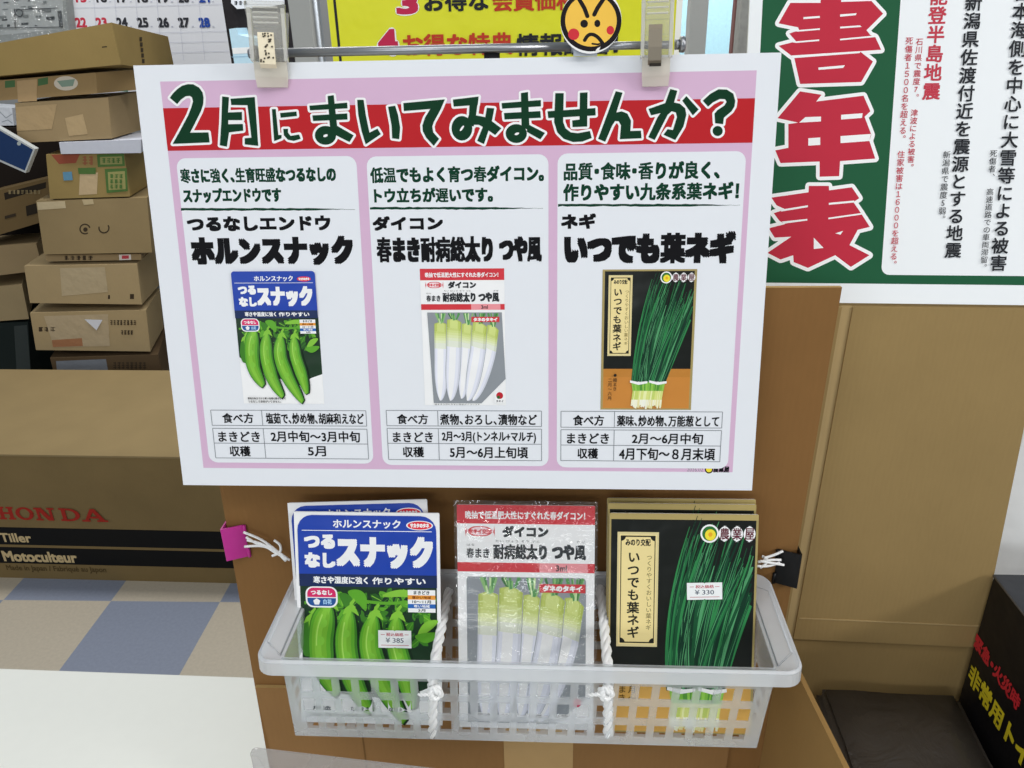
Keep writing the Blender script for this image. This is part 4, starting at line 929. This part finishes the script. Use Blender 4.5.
carton('folded white sheets lying on the yellowish printed carton', [(59,142.5),(141,139.5),(141,153),(61,154)], YS-.01, .18, (152,137), 0, ink('#b9bcc6', .6, .3), None, (), None, 'paper_stack', 'paper', 'papers among the cartons')
carton('brown carton with glossy tape on its right end and paler patches on the front', [(15,103),(108,97.5),(112,138.5),(18,143)], YS, .25, (142,88), 1, None, None, [([(16,107),(57,104),(52,129),(17,131)], '#a58d68'),([(65,118),(83,114),(88,134),(69,136)], '#ab946f')],
       lambda S_: (S_.poly([(110,97),(120,95),(124,130),(115,131)], ink('#9c8b74',.2,.6)),))
carton('shallow brown carton with green squares and a white oval label', [(-34,83),(96,72.5),(97,93.5),(-32,103)], YS, .12, (138,76), 3, board('#a1865c', name='carton_board'), mB, [([(17,81),(37,79),(37,101),(18,102)], '#b0936a')],
       lambda S_: S_.poly([(118,83),(128,84),(128,92),(118,91)], ink('#5d8070')), tip=.001)
carton('long brown carton tilted on the very top of the pile', [(-34,49),(111.5,22.5),(121,64.5),(-34,79)], YS-.02, .40, (169,42), 2, board('#96804f', name='carton_board_top'), lambda A_: A_.poly([(102,46.5),(107,46),(107,47.2),(102,47.8)], INKD), (), lambda S_: [S_.rect(139.5+.6*k,37+5.5*k,142+.6*k,41+5.5*k,INKD) for k in range(5)], tip=.72)
# cartons further left
carton('brown carton with black printed bands at the left edge, below the blue board', [(-30,197),(58,176),(62,216),(-28,243)], YS+.31, .2, None, 0, board('#75603e', name='carton_board'), lambda A_: (A_.poly([(4,193),(46,182),(46,188),(5,200)], ink('#2c251c')), A_.smudge(8,190,42,194,8,ink('#8a7a58')), A_.poly([(26,206),(44,201),(45,211),(27,216)], ink('#2c251c')), A_.poly([(5,216),(16,213),(16,216),(5,219)], INKD)))
carton('open topped brown carton at the left edge, third row up', [(-30,248),(36,243.5),(43,270),(-30,279)], YS+.31, .2, (45,228), 1, None)
carton('small brown carton at the left edge, just above the dark crates', [(-30,290),(22,284.5),(29,319),(-30,323)], YS+.31, .2, (26,272), 3, None)
carton('dark crate with a grey front panel at the left edge behind the tiller carton', [(-30,324),(28,322),(33,420),(-30,420)], YS+.31, .2, None, 0, ink('#1c2422', .5, .4), lambda A_: A_.poly([(14,326),(27,325),(31,375),(17,376)], ink('#3a403e')), (), None, 'crate', 'crate', 'crates at the left edge', True)
# blue framed board, tilted
BFm = upframe(at_y(0,150,YS-.05)); q = [BFm.hit(*p) for p in ((-40,105),(35,149),(25.5,173),(-40,144))]; c_ = sum(q, V((0,0)))/4
r = thing('framed_board', 'tilted blue board with a pale frame at the left edge among the cartons', 'board', BFm)
mb = MB(); mb.prism([tuple(p) for p in q[::-1]], -.02, 0, ink('#a8acac', .5, .3)); mb.build('pale_frame', r)
mb = MB(); a = Art(mb, BFm.hit, 3e-4); a.poly([(-40,107.5),(33,149.6),(24.8,170.5),(-40,141.8)], ink('#1e3358', .45, .35)); a.disc(19,143.5,2, ink('#9aa2a0')); mb.build('blue_panel', r)
carton('crumpled white sheet showing above the blue board at the left edge', [(-20,106),(12,108),(14,125.5),(-20,125.8)], 3.06, .1, None, 0, ink('#c4c8ce', .6, .3, .2), lambda A_: (A_.line([(0,112),(6,118),(12,114)], .8, ink('#8c949c')), A_.line([(2,122),(8,120),(12,123)], .8, ink('#8c949c'))), (), None, 'paper_stack', 'paper', 'papers among the cartons')

# ------------------------------------------------------------------ top left: newspapers in a clear bag, calendar
def gloss_bag():
    m, N, L, b = newmat('wrinkled_clear_bag'); N.remove(b); out = N['Material Output']
    tr = N.new('ShaderNodeBsdfTransparent'); gl = N.new('ShaderNodeBsdfGlossy'); gl.inputs['Roughness'].default_value = .12
    tc = N.new('ShaderNodeTexCoord'); no = N.new('ShaderNodeTexNoise'); no.inputs['Scale'].default_value = 14; no.inputs['Detail'].default_value = 5
    bp = N.new('ShaderNodeBump'); bp.inputs['Strength'].default_value = 1; bp.inputs['Distance'].default_value = .05
    L.new(tc.outputs['Object'], no.inputs['Vector']); L.new(no.outputs['Fac'], bp.inputs['Height']); L.new(bp.outputs['Normal'], gl.inputs['Normal'])
    ms = N.new('ShaderNodeMixShader'); ms.inputs[0].default_value = .16; L.new(tr.outputs[0], ms.inputs[1]); L.new(gl.outputs[0], ms.inputs[2]); L.new(ms.outputs[0], out.inputs[0]); return m
NF = upframe(at_y(0,40,3.24)); r = thing('newspaper_bundle', 'newspapers in a clear plastic bag hanging at the top left corner', 'newspaper', NF)
mb = MB(); q = [NF.hit(*p) for p in ((-30,52),(69,31),(62,-30),(-30,-30))]; mb.prism([tuple(p) for p in q], -.05, 0, ink('#8f9492', .6, .3, .15))
a = Art(mb, NF.hit, 3e-4, 1e-4); nk, ng = ink('#3a3f40'), ink('#767c7b')
a.poly([(-10,-20),(62,-22),(64,29),(-8,36)], ink('#a9aead', .6, .3, .1)); rnd = random.Random(8)
for k in range(40):
    x, y = rnd.uniform(-6,52), rnd.uniform(-10,26); w_, h_ = rnd.uniform(2,9), rnd.uniform(.8,3.2); a.poly([(x,y),(x+w_,y-.4),(x+w_,y+h_-.4),(x,y+h_)], rnd.choice((nk,ng,ng)))
a.poly([(58,11),(62,10.5),(63.5,27),(60,27.5)], nk); a.line([(0,28),(63,27)], .8, nk); a.disc(20,13,4, nk); a.disc(20,13,3, ng); a.line([(15,9),(16,28)], .8, nk); a.line([(15,10),(58,8)], .8, nk)
mb.build('newspapers', r)
mb = MB(); nx, ny = 20, 16; b0, b1, b2, b3 = [NF.hit(*p) for p in ((-34,56),(71,34),(64,-34),(-34,-34))]; rnd = random.Random(12)
mb.add([((b0*(1-i/nx)+b1*(i/nx))*(1-j/ny)+(b3*(1-i/nx)+b2*(i/nx))*(j/ny)).to_3d()+V((0,0,.012+.010*math.sin(i*1.3+j)*math.sin(j*.9)+rnd.uniform(-.004,.004))) for j in range(ny+1) for i in range(nx+1)],
       [[j*(nx+1)+i, j*(nx+1)+i+1, (j+1)*(nx+1)+i+1, (j+1)*(nx+1)+i] for j in range(ny) for i in range(nx)], gloss_bag(), True); mb.build('clear_bag', r)
KF = upframe(at_y(150,20,3.293)); q = [KF.hit(*p) for p in ((92,110),(243,110),(218,-40),(58,-40))]
mb = MB(); mb.prism([tuple(p) for p in q], -.004, 0, ink('#eceef6', .6, .25, .01, 1.0)); a = Art(mb, KF.hit, 3e-4, 5e-5)
KB, KRD, KBL, KG = ink('#33343a'), ink('#c03a4c'), ink('#2c4a9c'), ink('#b9bcc8')
for k in range(7):
    x = 81.5+k*20.6; c_ = KRD if k == 0 else (KBL if k == 6 else KB)
    a.text(str(15+k), x-6.3,-7,x+4.5,2.6, c_, .05); a.text(str(22+k), x-6,17.5,x+5,27.5, KRD if k == 1 else c_, .05)
    a.rect(x+7.2,1.2,x+9.2,2.2, KG); a.rect(x+7.5,25.8,x+9.5,27, KG)
for y in (5,32,42,52): a.line([(70+(y-5)*.2,y+3),(224+(y-5)*.16,y-1)], .35, KG)
for k in range(1,7): a.line([(71+k*20.8,-30),(78+k*21.2,60)], .3, KG)
o = mb.build('wall_calendar'); o.matrix_world = KF.mat(); tag(o, 'white wall calendar with red, black and blue dates above the carton pile', 'calendar')
# ------------------------------------------------------------------ right: large plain carton
CA = R(-2.2); CF = upframe((at_y(820,640,.60).x,.60,TABLE_Z), CA)
r = thing('plain_carton', 'large plain brown carton with a creased front, behind the black boxes at the right', 'cardboard box', CF, None)
ce = [CF.hit(1024,428), CF.hit(993,580)]; def_x = lambda y: ce[0].x+(ce[1].x-ce[0].x)*(y-ce[0].y)/(ce[1].y-ce[0].y)
ctop = CF.hit(930,303).y-.004; cz = CF.hit(890,643.5).y; cd = .17
CB, CB2 = board('#9b8255', name='plain_board', flute=500), board('#b0976a', name='plain_board_light', flute=500)
cxl = CF.hit(720,500).x
mb = MB(); mb.prism([(cxl,0),(def_x(0)-.004,0),(def_x(ctop),ctop),(cxl,ctop)], -cd, -.004, CB); mb.build('body', r)
cl0, cl1 = CF.hit(842,306), CF.hit(803,530); cfn = lambda y: cl0.x+(cl1.x-cl0.x)*(y-cl0.y)/(cl1.y-cl0.y)
wv = .0085
mb = MB(); mb.prism([(cfn(cz)+wv,cz),(def_x(cz),cz),(def_x(ctop),ctop),(cfn(ctop)+wv,ctop)], -.004, 0, CB); mb.build('front_flap', r)
mb = MB(); mb.hexa([(cfn(cz),cz,.0),(cfn(cz)+wv,cz,-.0015),(cfn(ctop)+wv,ctop,-.0015),(cfn(ctop),ctop,.0)], [(cfn(cz),cz,-.004),(cfn(cz)+wv,cz,-.004),(cfn(ctop)+wv,ctop,-.004),(cfn(ctop),ctop,-.004)], CB2)
mb.prism([(cxl,cz),(cfn(cz),cz),(cfn(ctop),ctop),(cxl,ctop)], -.004, .0005, CB); mb.build('creased_edge', r)
yf2 = CF.hit(890,622).y; mb = MB(); mb.prism([(cfn(yf2)+wv+.002,yf2-.0006),(def_x(yf2)-.002,yf2-.0006),(def_x(yf2)-.002,yf2+.0006),(cfn(yf2)+wv+.002,yf2+.0006)], 0, .0006, CB2); mb.build('score_line', r)
# white upright and grey panel beyond it
mb = MB(); p = at_y(1000,560,.66); mb.box((p.x-.012,.66,TABLE_Z),(p.x+.028,.70,1.30), ink('#dfe2e6', .4, .4, .02), .002); o = mb.build('rack_upright'); tag(o, 'white rack upright at the right edge beside the plain carton', 'rack')
p = at_y(1018,560,.75); mb = MB(); mb.box((p.x-.035,.74,TABLE_Z),(p.x+.25,.76,1.35), ink('#b4bac2', .4, .4, .02), .003); mb.box((p.x-.035,.735,TABLE_Z+.10),(p.x+.25,.74,TABLE_Z+.11), ink('#8c929c'), .001); o = mb.build('grey_panel'); tag(o, 'grey panel at the far right edge behind the white upright', 'panel')
# ------------------------------------------------------------------ green poster board resting on that carton
GL = R(16.8); GA = R(-2.8); gb = CF.w(0,ctop+.0005,-.006)
gp = V((CF.hit(900,304).x,0)); go = CF.w(gp.x, ctop+.012, -.006)
u_ = V((math.cos(GA), math.sin(GA), 0)); nh = V((-u_.y, u_.x, 0)); GFm = Frame(go, u_, V((0,0,1))*math.cos(GL)+nh*math.sin(GL))
r = thing('poster_board', 'green and white poster board with giant red outlined characters at the upper right', 'poster', GFm)
yb_ = GFm.hit(930,304).y; x_l = GFm.hit(748,40).x; GT = GFm.hit(900,-60).y; x_r = GFm.hit(1070,150).x
GG = ink('#1d5236', .5, .35, .03); WP = ink('#dcdfe6', .55, .3, .01); RR = ink('#b02a3c', .5, .35, .03); RT = ink('#b23a48', .5, .3); KT = ink('#24262a', .5, .3)
mb = MB(); mb.prism([(x_l,yb_),(x_r,yb_),(x_r,GT),(x_l,GT)], -.0035, 0, WP); a = Art(mb, GFm.hit, 3e-5, 4e-6)
gx = GFm.hit(761.5,25).x; gy = (GFm.hit(770,281).y+GFm.hit(1024,287).y)/2
lpoly(a, gx, gy, x_r, GT, GG)
wx = GFm.hit(891,135).x; wy = GFm.hit(960,275.5).y; lpoly(a, wx, wy, x_r, GT, WP, .006)
def g7(pts): return [(760+x/5.12, y/5.12) for x, y in pts]
def g8(pts): return [(760+x/5.12, 140+y/5.12) for x, y in pts]
big = [g7([(95,120),(155,15),(310,15),(310,-80),(415,-80),(415,10),(570,5),(630,70),(545,155),(565,180),(590,190),(620,255),(510,262),(578,315),(518,420),(205,430),(175,295),(160,285),(95,235),(185,212),(150,172),(200,155),(195,140)]),
       g7([(90,605),(205,468),(315,485),(288,520),(530,490),(565,570),(535,598),(570,690),(560,722),(590,812),(410,825),(405,902),(305,905),(305,827),(105,835),(78,770),(145,757),(145,635),(195,628)]),
       g8([(58,295),(248,268),(250,235),(352,235),(354,258),(470,242),(508,298),(478,318),(515,372),(562,445),(500,460),(458,538),(560,590),(465,650),(385,590),(245,655),(172,625),(170,590),(105,612),(38,578),(160,495),(75,500),(45,452),(130,430),(100,415),(70,375),(130,355),(85,335)])]
for g in big: a.edge(g, 7.2, OFFW)
for g in big: a.poly(g, RR)
slits = [g7(p) for p in ([(222,88),(306,82),(306,92),(222,98)],[(410,74),(495,68),(490,78),(410,86)],[(150,158),(306,145),(306,153),(195,162)],[(410,137),(512,130),(520,138),(410,146)],[(150,215),(303,202),(303,210),(185,220)],[(410,199),(590,182),(592,190),(410,207)],
   [(155,285),(515,262),(510,272),(170,298)],[(298,346),(435,334),(425,348),(300,358)],[(200,628),(232,600),(312,597),(312,622)],[(415,588),(525,580),(522,604),(415,612)],[(247,708),(308,704),(308,742),(247,746)],[(412,697),(568,686),(560,722),(412,733)])] + \
   [g8(p) for p in ([(100,358),(245,334),(245,344),(110,366)],[(352,322),(482,310),(482,320),(352,332)],[(110,418),(242,404),(242,412),(125,428)],[(350,398),(520,374),(520,382),(350,406)],[(275,500),(325,553),(275,558)],[(385,478),(425,465),(412,485)])]
for g in slits: a.poly(g, OFFW)
mb.build('printed_board', r)
mb = MB(); a = Art(mb, GFm.hit, 2.5e-4, 4e-6)
a.vtext('能登半島地震', 0,0,1,RT) if False else None
def col(t, xt, yt, xb, yb2, mat, bold, wd=None):               # column from pixel (xt,yt) to (xb,yb2)
    p, q = GFm.hit(xt,yt), GFm.hit(xb,yb2); xm = (p.x+q.x)/2; A2 = Art(mb, lambda x, y: (x, y), a.z, 4e-6); A2.vtext(t, xm, p.y, q.y, mat, bold, wd); a.z = A2.z
col('能登半島地震', 939,-13,931,101, RT, .022)
col('石川県で震度7。　津波による被害。', 920.5,38,909,171, RT, .006); col('死傷者１５００名を超える。　住家被害は１６０００を超える。', 908.5,37,893.5,268, RT, .006)
col('新潟県佐渡付近を震源とする地震', 972.5,-6,953.5,259, KT, .016); col('新潟県で震度5弱。', 945.5,151,942,223, KT, .003)
col('日本海側を中心に大雪等による被害', 1021,-16,999,272, KT, .016); col('死傷者、　高速道路での車両滞留。', 991.5,150,984,271, KT, .003)
mb.build('white_text_panel', r)
mb = MB(); mb.tube([GFm.loc(GFm.w((x_l+x_r)/2,.20,-.005)), GFm.loc(V((GFm.w((x_l+x_r)/2,0).x, .735, ctop+TABLE_Z+.0085)))], .006, ink('#8a8d90', .4)); mb.build('back_strut', r)

# ------------------------------------------------------------------ right foreground: black wrapped parcel and black printed box
pz = CF.hit(890,682.5); wpz = TABLE_Z+pz.y
mb = MB(); pxl = CF.hit(819,690).x; pxr = CF.hit(968,690).x
bm = bmesh.new(); bmesh.ops.create_cube(bm, size=1)
xA, xB, yA, yB = pxl-.006, CF.hit(992,575.5,.004).x-.003, -.27, -.006
for v in bm.verts: v.co = V(((xA+xB)/2+v.co.x*(xB-xA), pz.y/2+v.co.y*pz.y, -(yA+yB)/2+v.co.z*(yB-yA)))
bmesh.ops.bevel(bm, geom=bm.edges[:], offset=.007, segments=3, affect='EDGES'); bmesh.ops.triangulate(bm, faces=bm.faces[:]); bmesh.ops.subdivide_edges(bm, edges=bm.edges[:], cuts=3, use_grid_fill=True)
from mathutils import noise
for v in bm.verts:
    d_ = noise.noise(v.co*22)*.0035+noise.noise(v.co*60)*.0012; v.co += V((d_*.4, d_ if v.co.y > .02 else 0, d_*.4))
    v.co.y = max(v.co.y, 0); v.co.z = max(v.co.z, .0012)
def black_film():
    m, N, L, b = newmat('black_film'); b.inputs['Base Color'].default_value = (*lin('#4a4540'),1); b.inputs['Roughness'].default_value = .38; b.inputs['Specular IOR Level'].default_value = .5
    tc = N.new('ShaderNodeTexCoord'); no = N.new('ShaderNodeTexNoise'); no.inputs['Scale'].default_value = 26; no.inputs['Detail'].default_value = 5; no.inputs['Distortion'].default_value = .8
    bp = N.new('ShaderNodeBump'); bp.inputs['Strength'].default_value = .5; bp.inputs['Distance'].default_value = .008
    L.new(tc.outputs['Object'], no.inputs['Vector']); L.new(no.outputs['Fac'], bp.inputs['Height']); L.new(bp.outputs['Normal'], b.inputs['Normal']); return m
mb.bm(bm, black_film(), True); o = mb.build('wrapped_parcel'); o.matrix_world = CF.mat(); tag(o, 'parcel wrapped in black plastic film, lying below the plain carton at the lower right', 'parcel')
# printed black box: its left side runs towards the viewer
kc = CF.hit(992,575.5, .004); kw = CF.w(kc.x, kc.y, .004)
XF = Frame((kw.x+.002, kw.y, TABLE_Z), (0,-1,0), (0,0,1)); kt = kw.z-TABLE_Z
r = thing('printed_box', 'black box with red and yellow Japanese lettering at the lower right corner', 'box', XF)
mb = MB(); mb.prism([(0,0),(.34,0),(.34,kt),(0,kt)], -.30, 0, ink('#141315', .4, .4, .1)); a = Art(mb, XF.hit, 2e-4, 1e-5)
RB, YBk = ink('#c02a34', .4, .4), ink('#d2c22a', .4, .4)
def xl(p, q, t, mat, bold):                                      # row between the pixel corners of its first and last characters
    (x0,y0),(x1,y1) = XF.hit(*p), XF.hit(*q); a.ltext(t, min(x0,x1), min(y0,y1), max(x0,x1), max(y0,y1), mat, bold)
l0, l1, l2 = XF.hit(977,632), XF.hit(976,650), XF.hit(1023,697)
a.ltext('緊急・火災時', l0.x, (l1.y), l2.x, l0.y, RB, .05)
l0, l1, l2 = XF.hit(972.5,661), XF.hit(971.5,687), XF.hit(1004,715)
cw = (l2.x-l0.x)/2.82
a.ltext('非常用トイレ', l0.x, l1.y, l0.x+cw*5.85, l0.y, YBk, .05)
mb.build('body', r)
mb = MB(); mb.prism([(0,kt),(.34,kt),(.34,kt+.0012),(0,kt+.0012)], -.30, .0008, ink('#2e2f33', .35, .5, .1)); mb.tube([(0,kt,.0006),(.34,kt,.0006)], .0011, ink('#6a6a6c', .5), 6); mb.build('lid', r)

# ------------------------------------------------------------------ yellow sign behind the crossbar
YF_ = upframe((at_y(500,40,.92).x,.92,0), R(-1)); YL = ink('#cfd02a', .4, .35, .02)
r = thing('notice_sign', 'bright yellow notice sign with red and black Japanese lettering behind the steel crossbar', 'sign', YF_)
s0, s1 = YF_.hit(330,30).x, YF_.hit(681,30).x; y0_, y1_ = YF_.hit(500,110).y, YF_.hit(500,-70).y
mb = MB(); mb.prism([(s0,y0_),(s1,y0_),(s1,y1_),(s0,y1_)], -.02, 0, YL, ink('#e3e2d2')); a = Art(mb, YF_.hit, 3e-4, 2e-5)
lx = YF_.hit(337.5,30).x; lpoly(a, lx-.0014, y0_, lx+.0014, y1_, KT); lx = YF_.hit(675,30).x; lpoly(a, lx, y0_, s1, y1_, ink('#e6e6da')); 
MG = ink('#b3284a', .45, .35)
a.text('3', 396,-8,418,14.5, MG, .07, 4, OFFW, .06); a.text('4', 378,29,398,55, MG, .07, 4, OFFW, .06)
a.text('お得な', 424,-9,489,11.5, KT, .035); a.text('会員価格', 492,-9,578,11, ink('#b03a2a'), .035)
a.text('お得な特典', 403,33,513,55.5, ink('#b03a2a'), .035); a.text('情報配信！', 516,32.5,618,55.5, KT, .035)
mb.build('sign_face', r); cxs = YF_.hit(505,60).x
mb = MB(); mb.tube([(cxs,0,-.012),(cxs,y0_+.01,-.012)], .012, BARDK, 12); mb.build('post', r); mb = MB(); mb.tube([(cxs,0,-.012),(cxs,.012,-.012)], .13, BARDK, 32); mb.build('base_plate', r)

# ------------------------------------------------------------------ room behind
PG = ink('#a9aaa6', .5, .3, .02)
def post(name, px0, px1, Y, mat, dep=.05, lab=None):
    x0, x1 = at_y(px0,30,Y).x, at_y(px1,30,Y).x; m_ = MB(); m_.box((x0,Y,0),(x1,Y+dep,2.6), mat, .003); o_ = m_.build(name); return o_
struct(post('trim_1', 291, 313, 1.9, PG)); struct(post('trim_2', 314, 321, 1.92, metal('bright_strip','#c8ccd0',.25), .02)); struct(post('trim_3', 689, 707, 1.9, PG)); struct(post('trim_4', 739, 752, 1.95, ink('#94948f', .6, .2, .25), .05)); struct(post('trim_5', 733, 739, 2.0, ink('#7c5854', .5, .3, .1), .03))
WY = 3.3; WW = ink('#8d8f90', .7, .2, .03)
wx0, wx1 = at_y(655,30,WY).x, at_y(765,30,WY).x; mb = MB(); wz0, wz1 = 1.05, 2.35
for x0, x1, z0, z1 in ((-5,wx0,0,3),(wx1,5,0,3),(wx0,wx1,0,wz0),(wx0,wx1,wz1,3)): mb.box((x0,WY,z0),(x1,WY+.12,z1), WW)
struct(mb.build('wall_back'))
w_ = thing('window_1', 'bright window at the back', 'window', upframe((wx0,WY,wz0))); w_['kind'] = 'structure'
for nm, m4 in (('window_frame', None),):
    mb = MB(); fw = .03; WWD, WHT = wx1-wx0, wz1-wz0; mf = ink('#b9bcc0', .4, .4)
    for x0, x1, z0, z1 in ((0,WWD,0,fw),(0,WWD,WHT-fw,WHT),(0,fw,fw,WHT-fw),(WWD-fw,WWD,fw,WHT-fw)): mb.box((x0,z0,-.06),(x1,z1,.0), mf, .002)
    mb.build(nm, w_)
def pane_mat():
    m, N, L, b = newmat('window_glass'); N.remove(b); out = N['Material Output']; tr = N.new('ShaderNodeBsdfTransparent'); tr.inputs[0].default_value = (.80,.90,.95,1); gl = N.new('ShaderNodeBsdfGlossy'); gl.inputs['Roughness'].default_value = .03
    fr = N.new('ShaderNodeFresnel'); ms = N.new('ShaderNodeMixShader'); L.new(fr.outputs[0], ms.inputs[0]); L.new(tr.outputs[0], ms.inputs[1]); L.new(gl.outputs[0], ms.inputs[2]); L.new(ms.outputs[0], out.inputs[0]); return m
mb = MB(); mb.box((fw,fw,-.034),(WWD-fw,WHT-fw,-.028), pane_mat()); mb.build('glass', w_)
mb = MB(); mb.box((wx0-1.2,5.2,0),(wx1+1.2,5.3,4), ink('#cfe4ee', .7, .1, .12)); struct(mb.build('window_backdrop'))  # added pale board, lit so that the window looks bright
# dark cabinet, white notice and pale blue bag (shape extended down to the floor) between calendar and post
x0, x1 = at_y(226,30,2.6).x, at_y(297,30,2.6).x; zz = at_y(250,70,2.6).z
mb = MB(); mb.box((x0,2.6,0),(x1,2.85,2.3), ink('#1c181a', .4, .4, .1), .004); o = mb.build('dark_cabinet'); tag(o, 'dark cabinet side between the calendar and the grey post', 'cabinet')
NFm = upframe(at_y(245,4,2.59)); mb = MB(); q = [NFm.hit(*p) for p in ((233,-30),(231,3),(237,9),(268,7),(284,4),(284,-30))]; mb.prism([tuple(p) for p in q], -.006, 0, ink('#cfd2d8', .5, .3)); a = Art(mb, NFm.hit, 3e-4, 5e-5); a.smudge(234,1,248,5,3,KT); o = mb.build('wall_notice'); o.matrix_world = NFm.mat(); tag(o, 'small white notice with rounded corners above the left clip', 'notice')
VFm = upframe(at_y(248,50,2.5)); mb = MB(); q = [VFm.hit(*p) for p in ((229,29),(236,28),(238,34.5),(252,38),(256,47))]; pts = [(q[0].x,-VFm.o.z)]+[tuple(p) for p in q]+[(q[-1].x,-VFm.o.z)]; pts = pts[::-1]; mb.prism(pts, -.09, 0, ink('#b4d2e4', .45, .35, .06))
a = Art(mb, VFm.hit, 3e-4, 5e-5); a.poly([(232,48),(252,47),(252,53),(233,54)], ink('#dfe6ee')); a.line([(232,57),(254,56)], .6, ink('#8fb4cc')); o = mb.build('pale_blue_bag'); o.matrix_world = VFm.mat(); tag(o, 'pale blue bag shape drawn down to the floor, just left of the left clip', 'panel')

# ------------------------------------------------------------------ light: shop ceiling tubes, an added front fill, a lamp for the window backdrop
def area(name, loc, target, sx, sy, power, col=(1,1,1)):
    l = bpy.data.lights.new(name, 'AREA'); l.shape = 'RECTANGLE'; l.size = sx; l.size_y = sy; l.energy = power; l.color = col
    o_ = bpy.data.objects.new(name, l); C.objects.link(o_); o_.location = loc; o_.rotation_euler = (V(target)-V(loc)).to_track_quat('-Z','Y').to_euler()
area('ceiling_lamp_front', (.1,-.9,2.75), (.1,-.6,0), 2.4, .30, 12, (1,.985,.96))
area('ceiling_lamp_near', (-.1,-.18,2.75), (-.1,-.1,0), 2.4, .30, 8, (1,.985,.96))
area('ceiling_lamp_right', (2.3,-.5,2.3), (.3,.5,1.0), .7, .35, 27, (1,.98,.95))
area('ceiling_lamp_back', (-.8,2.15,2.75), (-.8,2.6,0), 2.4, .3, 40, (1,.985,.96))
area('front_fill', (-1.1,-2.6,1.85), (0,.5,1.1), 2.6, .5, 22, (.93,.97,1))  # added fill behind the camera, brightens upright faces
area('backdrop_lamp', ((wx0+wx1)/2,3.9,2.6), ((wx0+wx1)/2,5.2,1.8), 1.6, 1.0, 62, (.93,.98,1))  # added lamp that lights only the board outside the window
w = bpy.data.worlds.new('world'); sc.world = w; w.use_nodes = True; wn = w.node_tree
bg = wn.nodes['Background']; bg.inputs[0].default_value = (.86,.93,1.0,1); bg.inputs[1].default_value = .42
vs_ = sc.view_settings; vs_.view_transform = 'Standard'; vs_.look = 'None'; vs_.exposure = -.08; vs_.gamma = 1; vs_.use_curve_mapping = False
sc.cycles.max_bounces = 8; sc.cycles.transparent_max_bounces = 24; sc.cycles.caustics_reflective = False; sc.cycles.caustics_refractive = False; sc.cycles.use_denoising = True
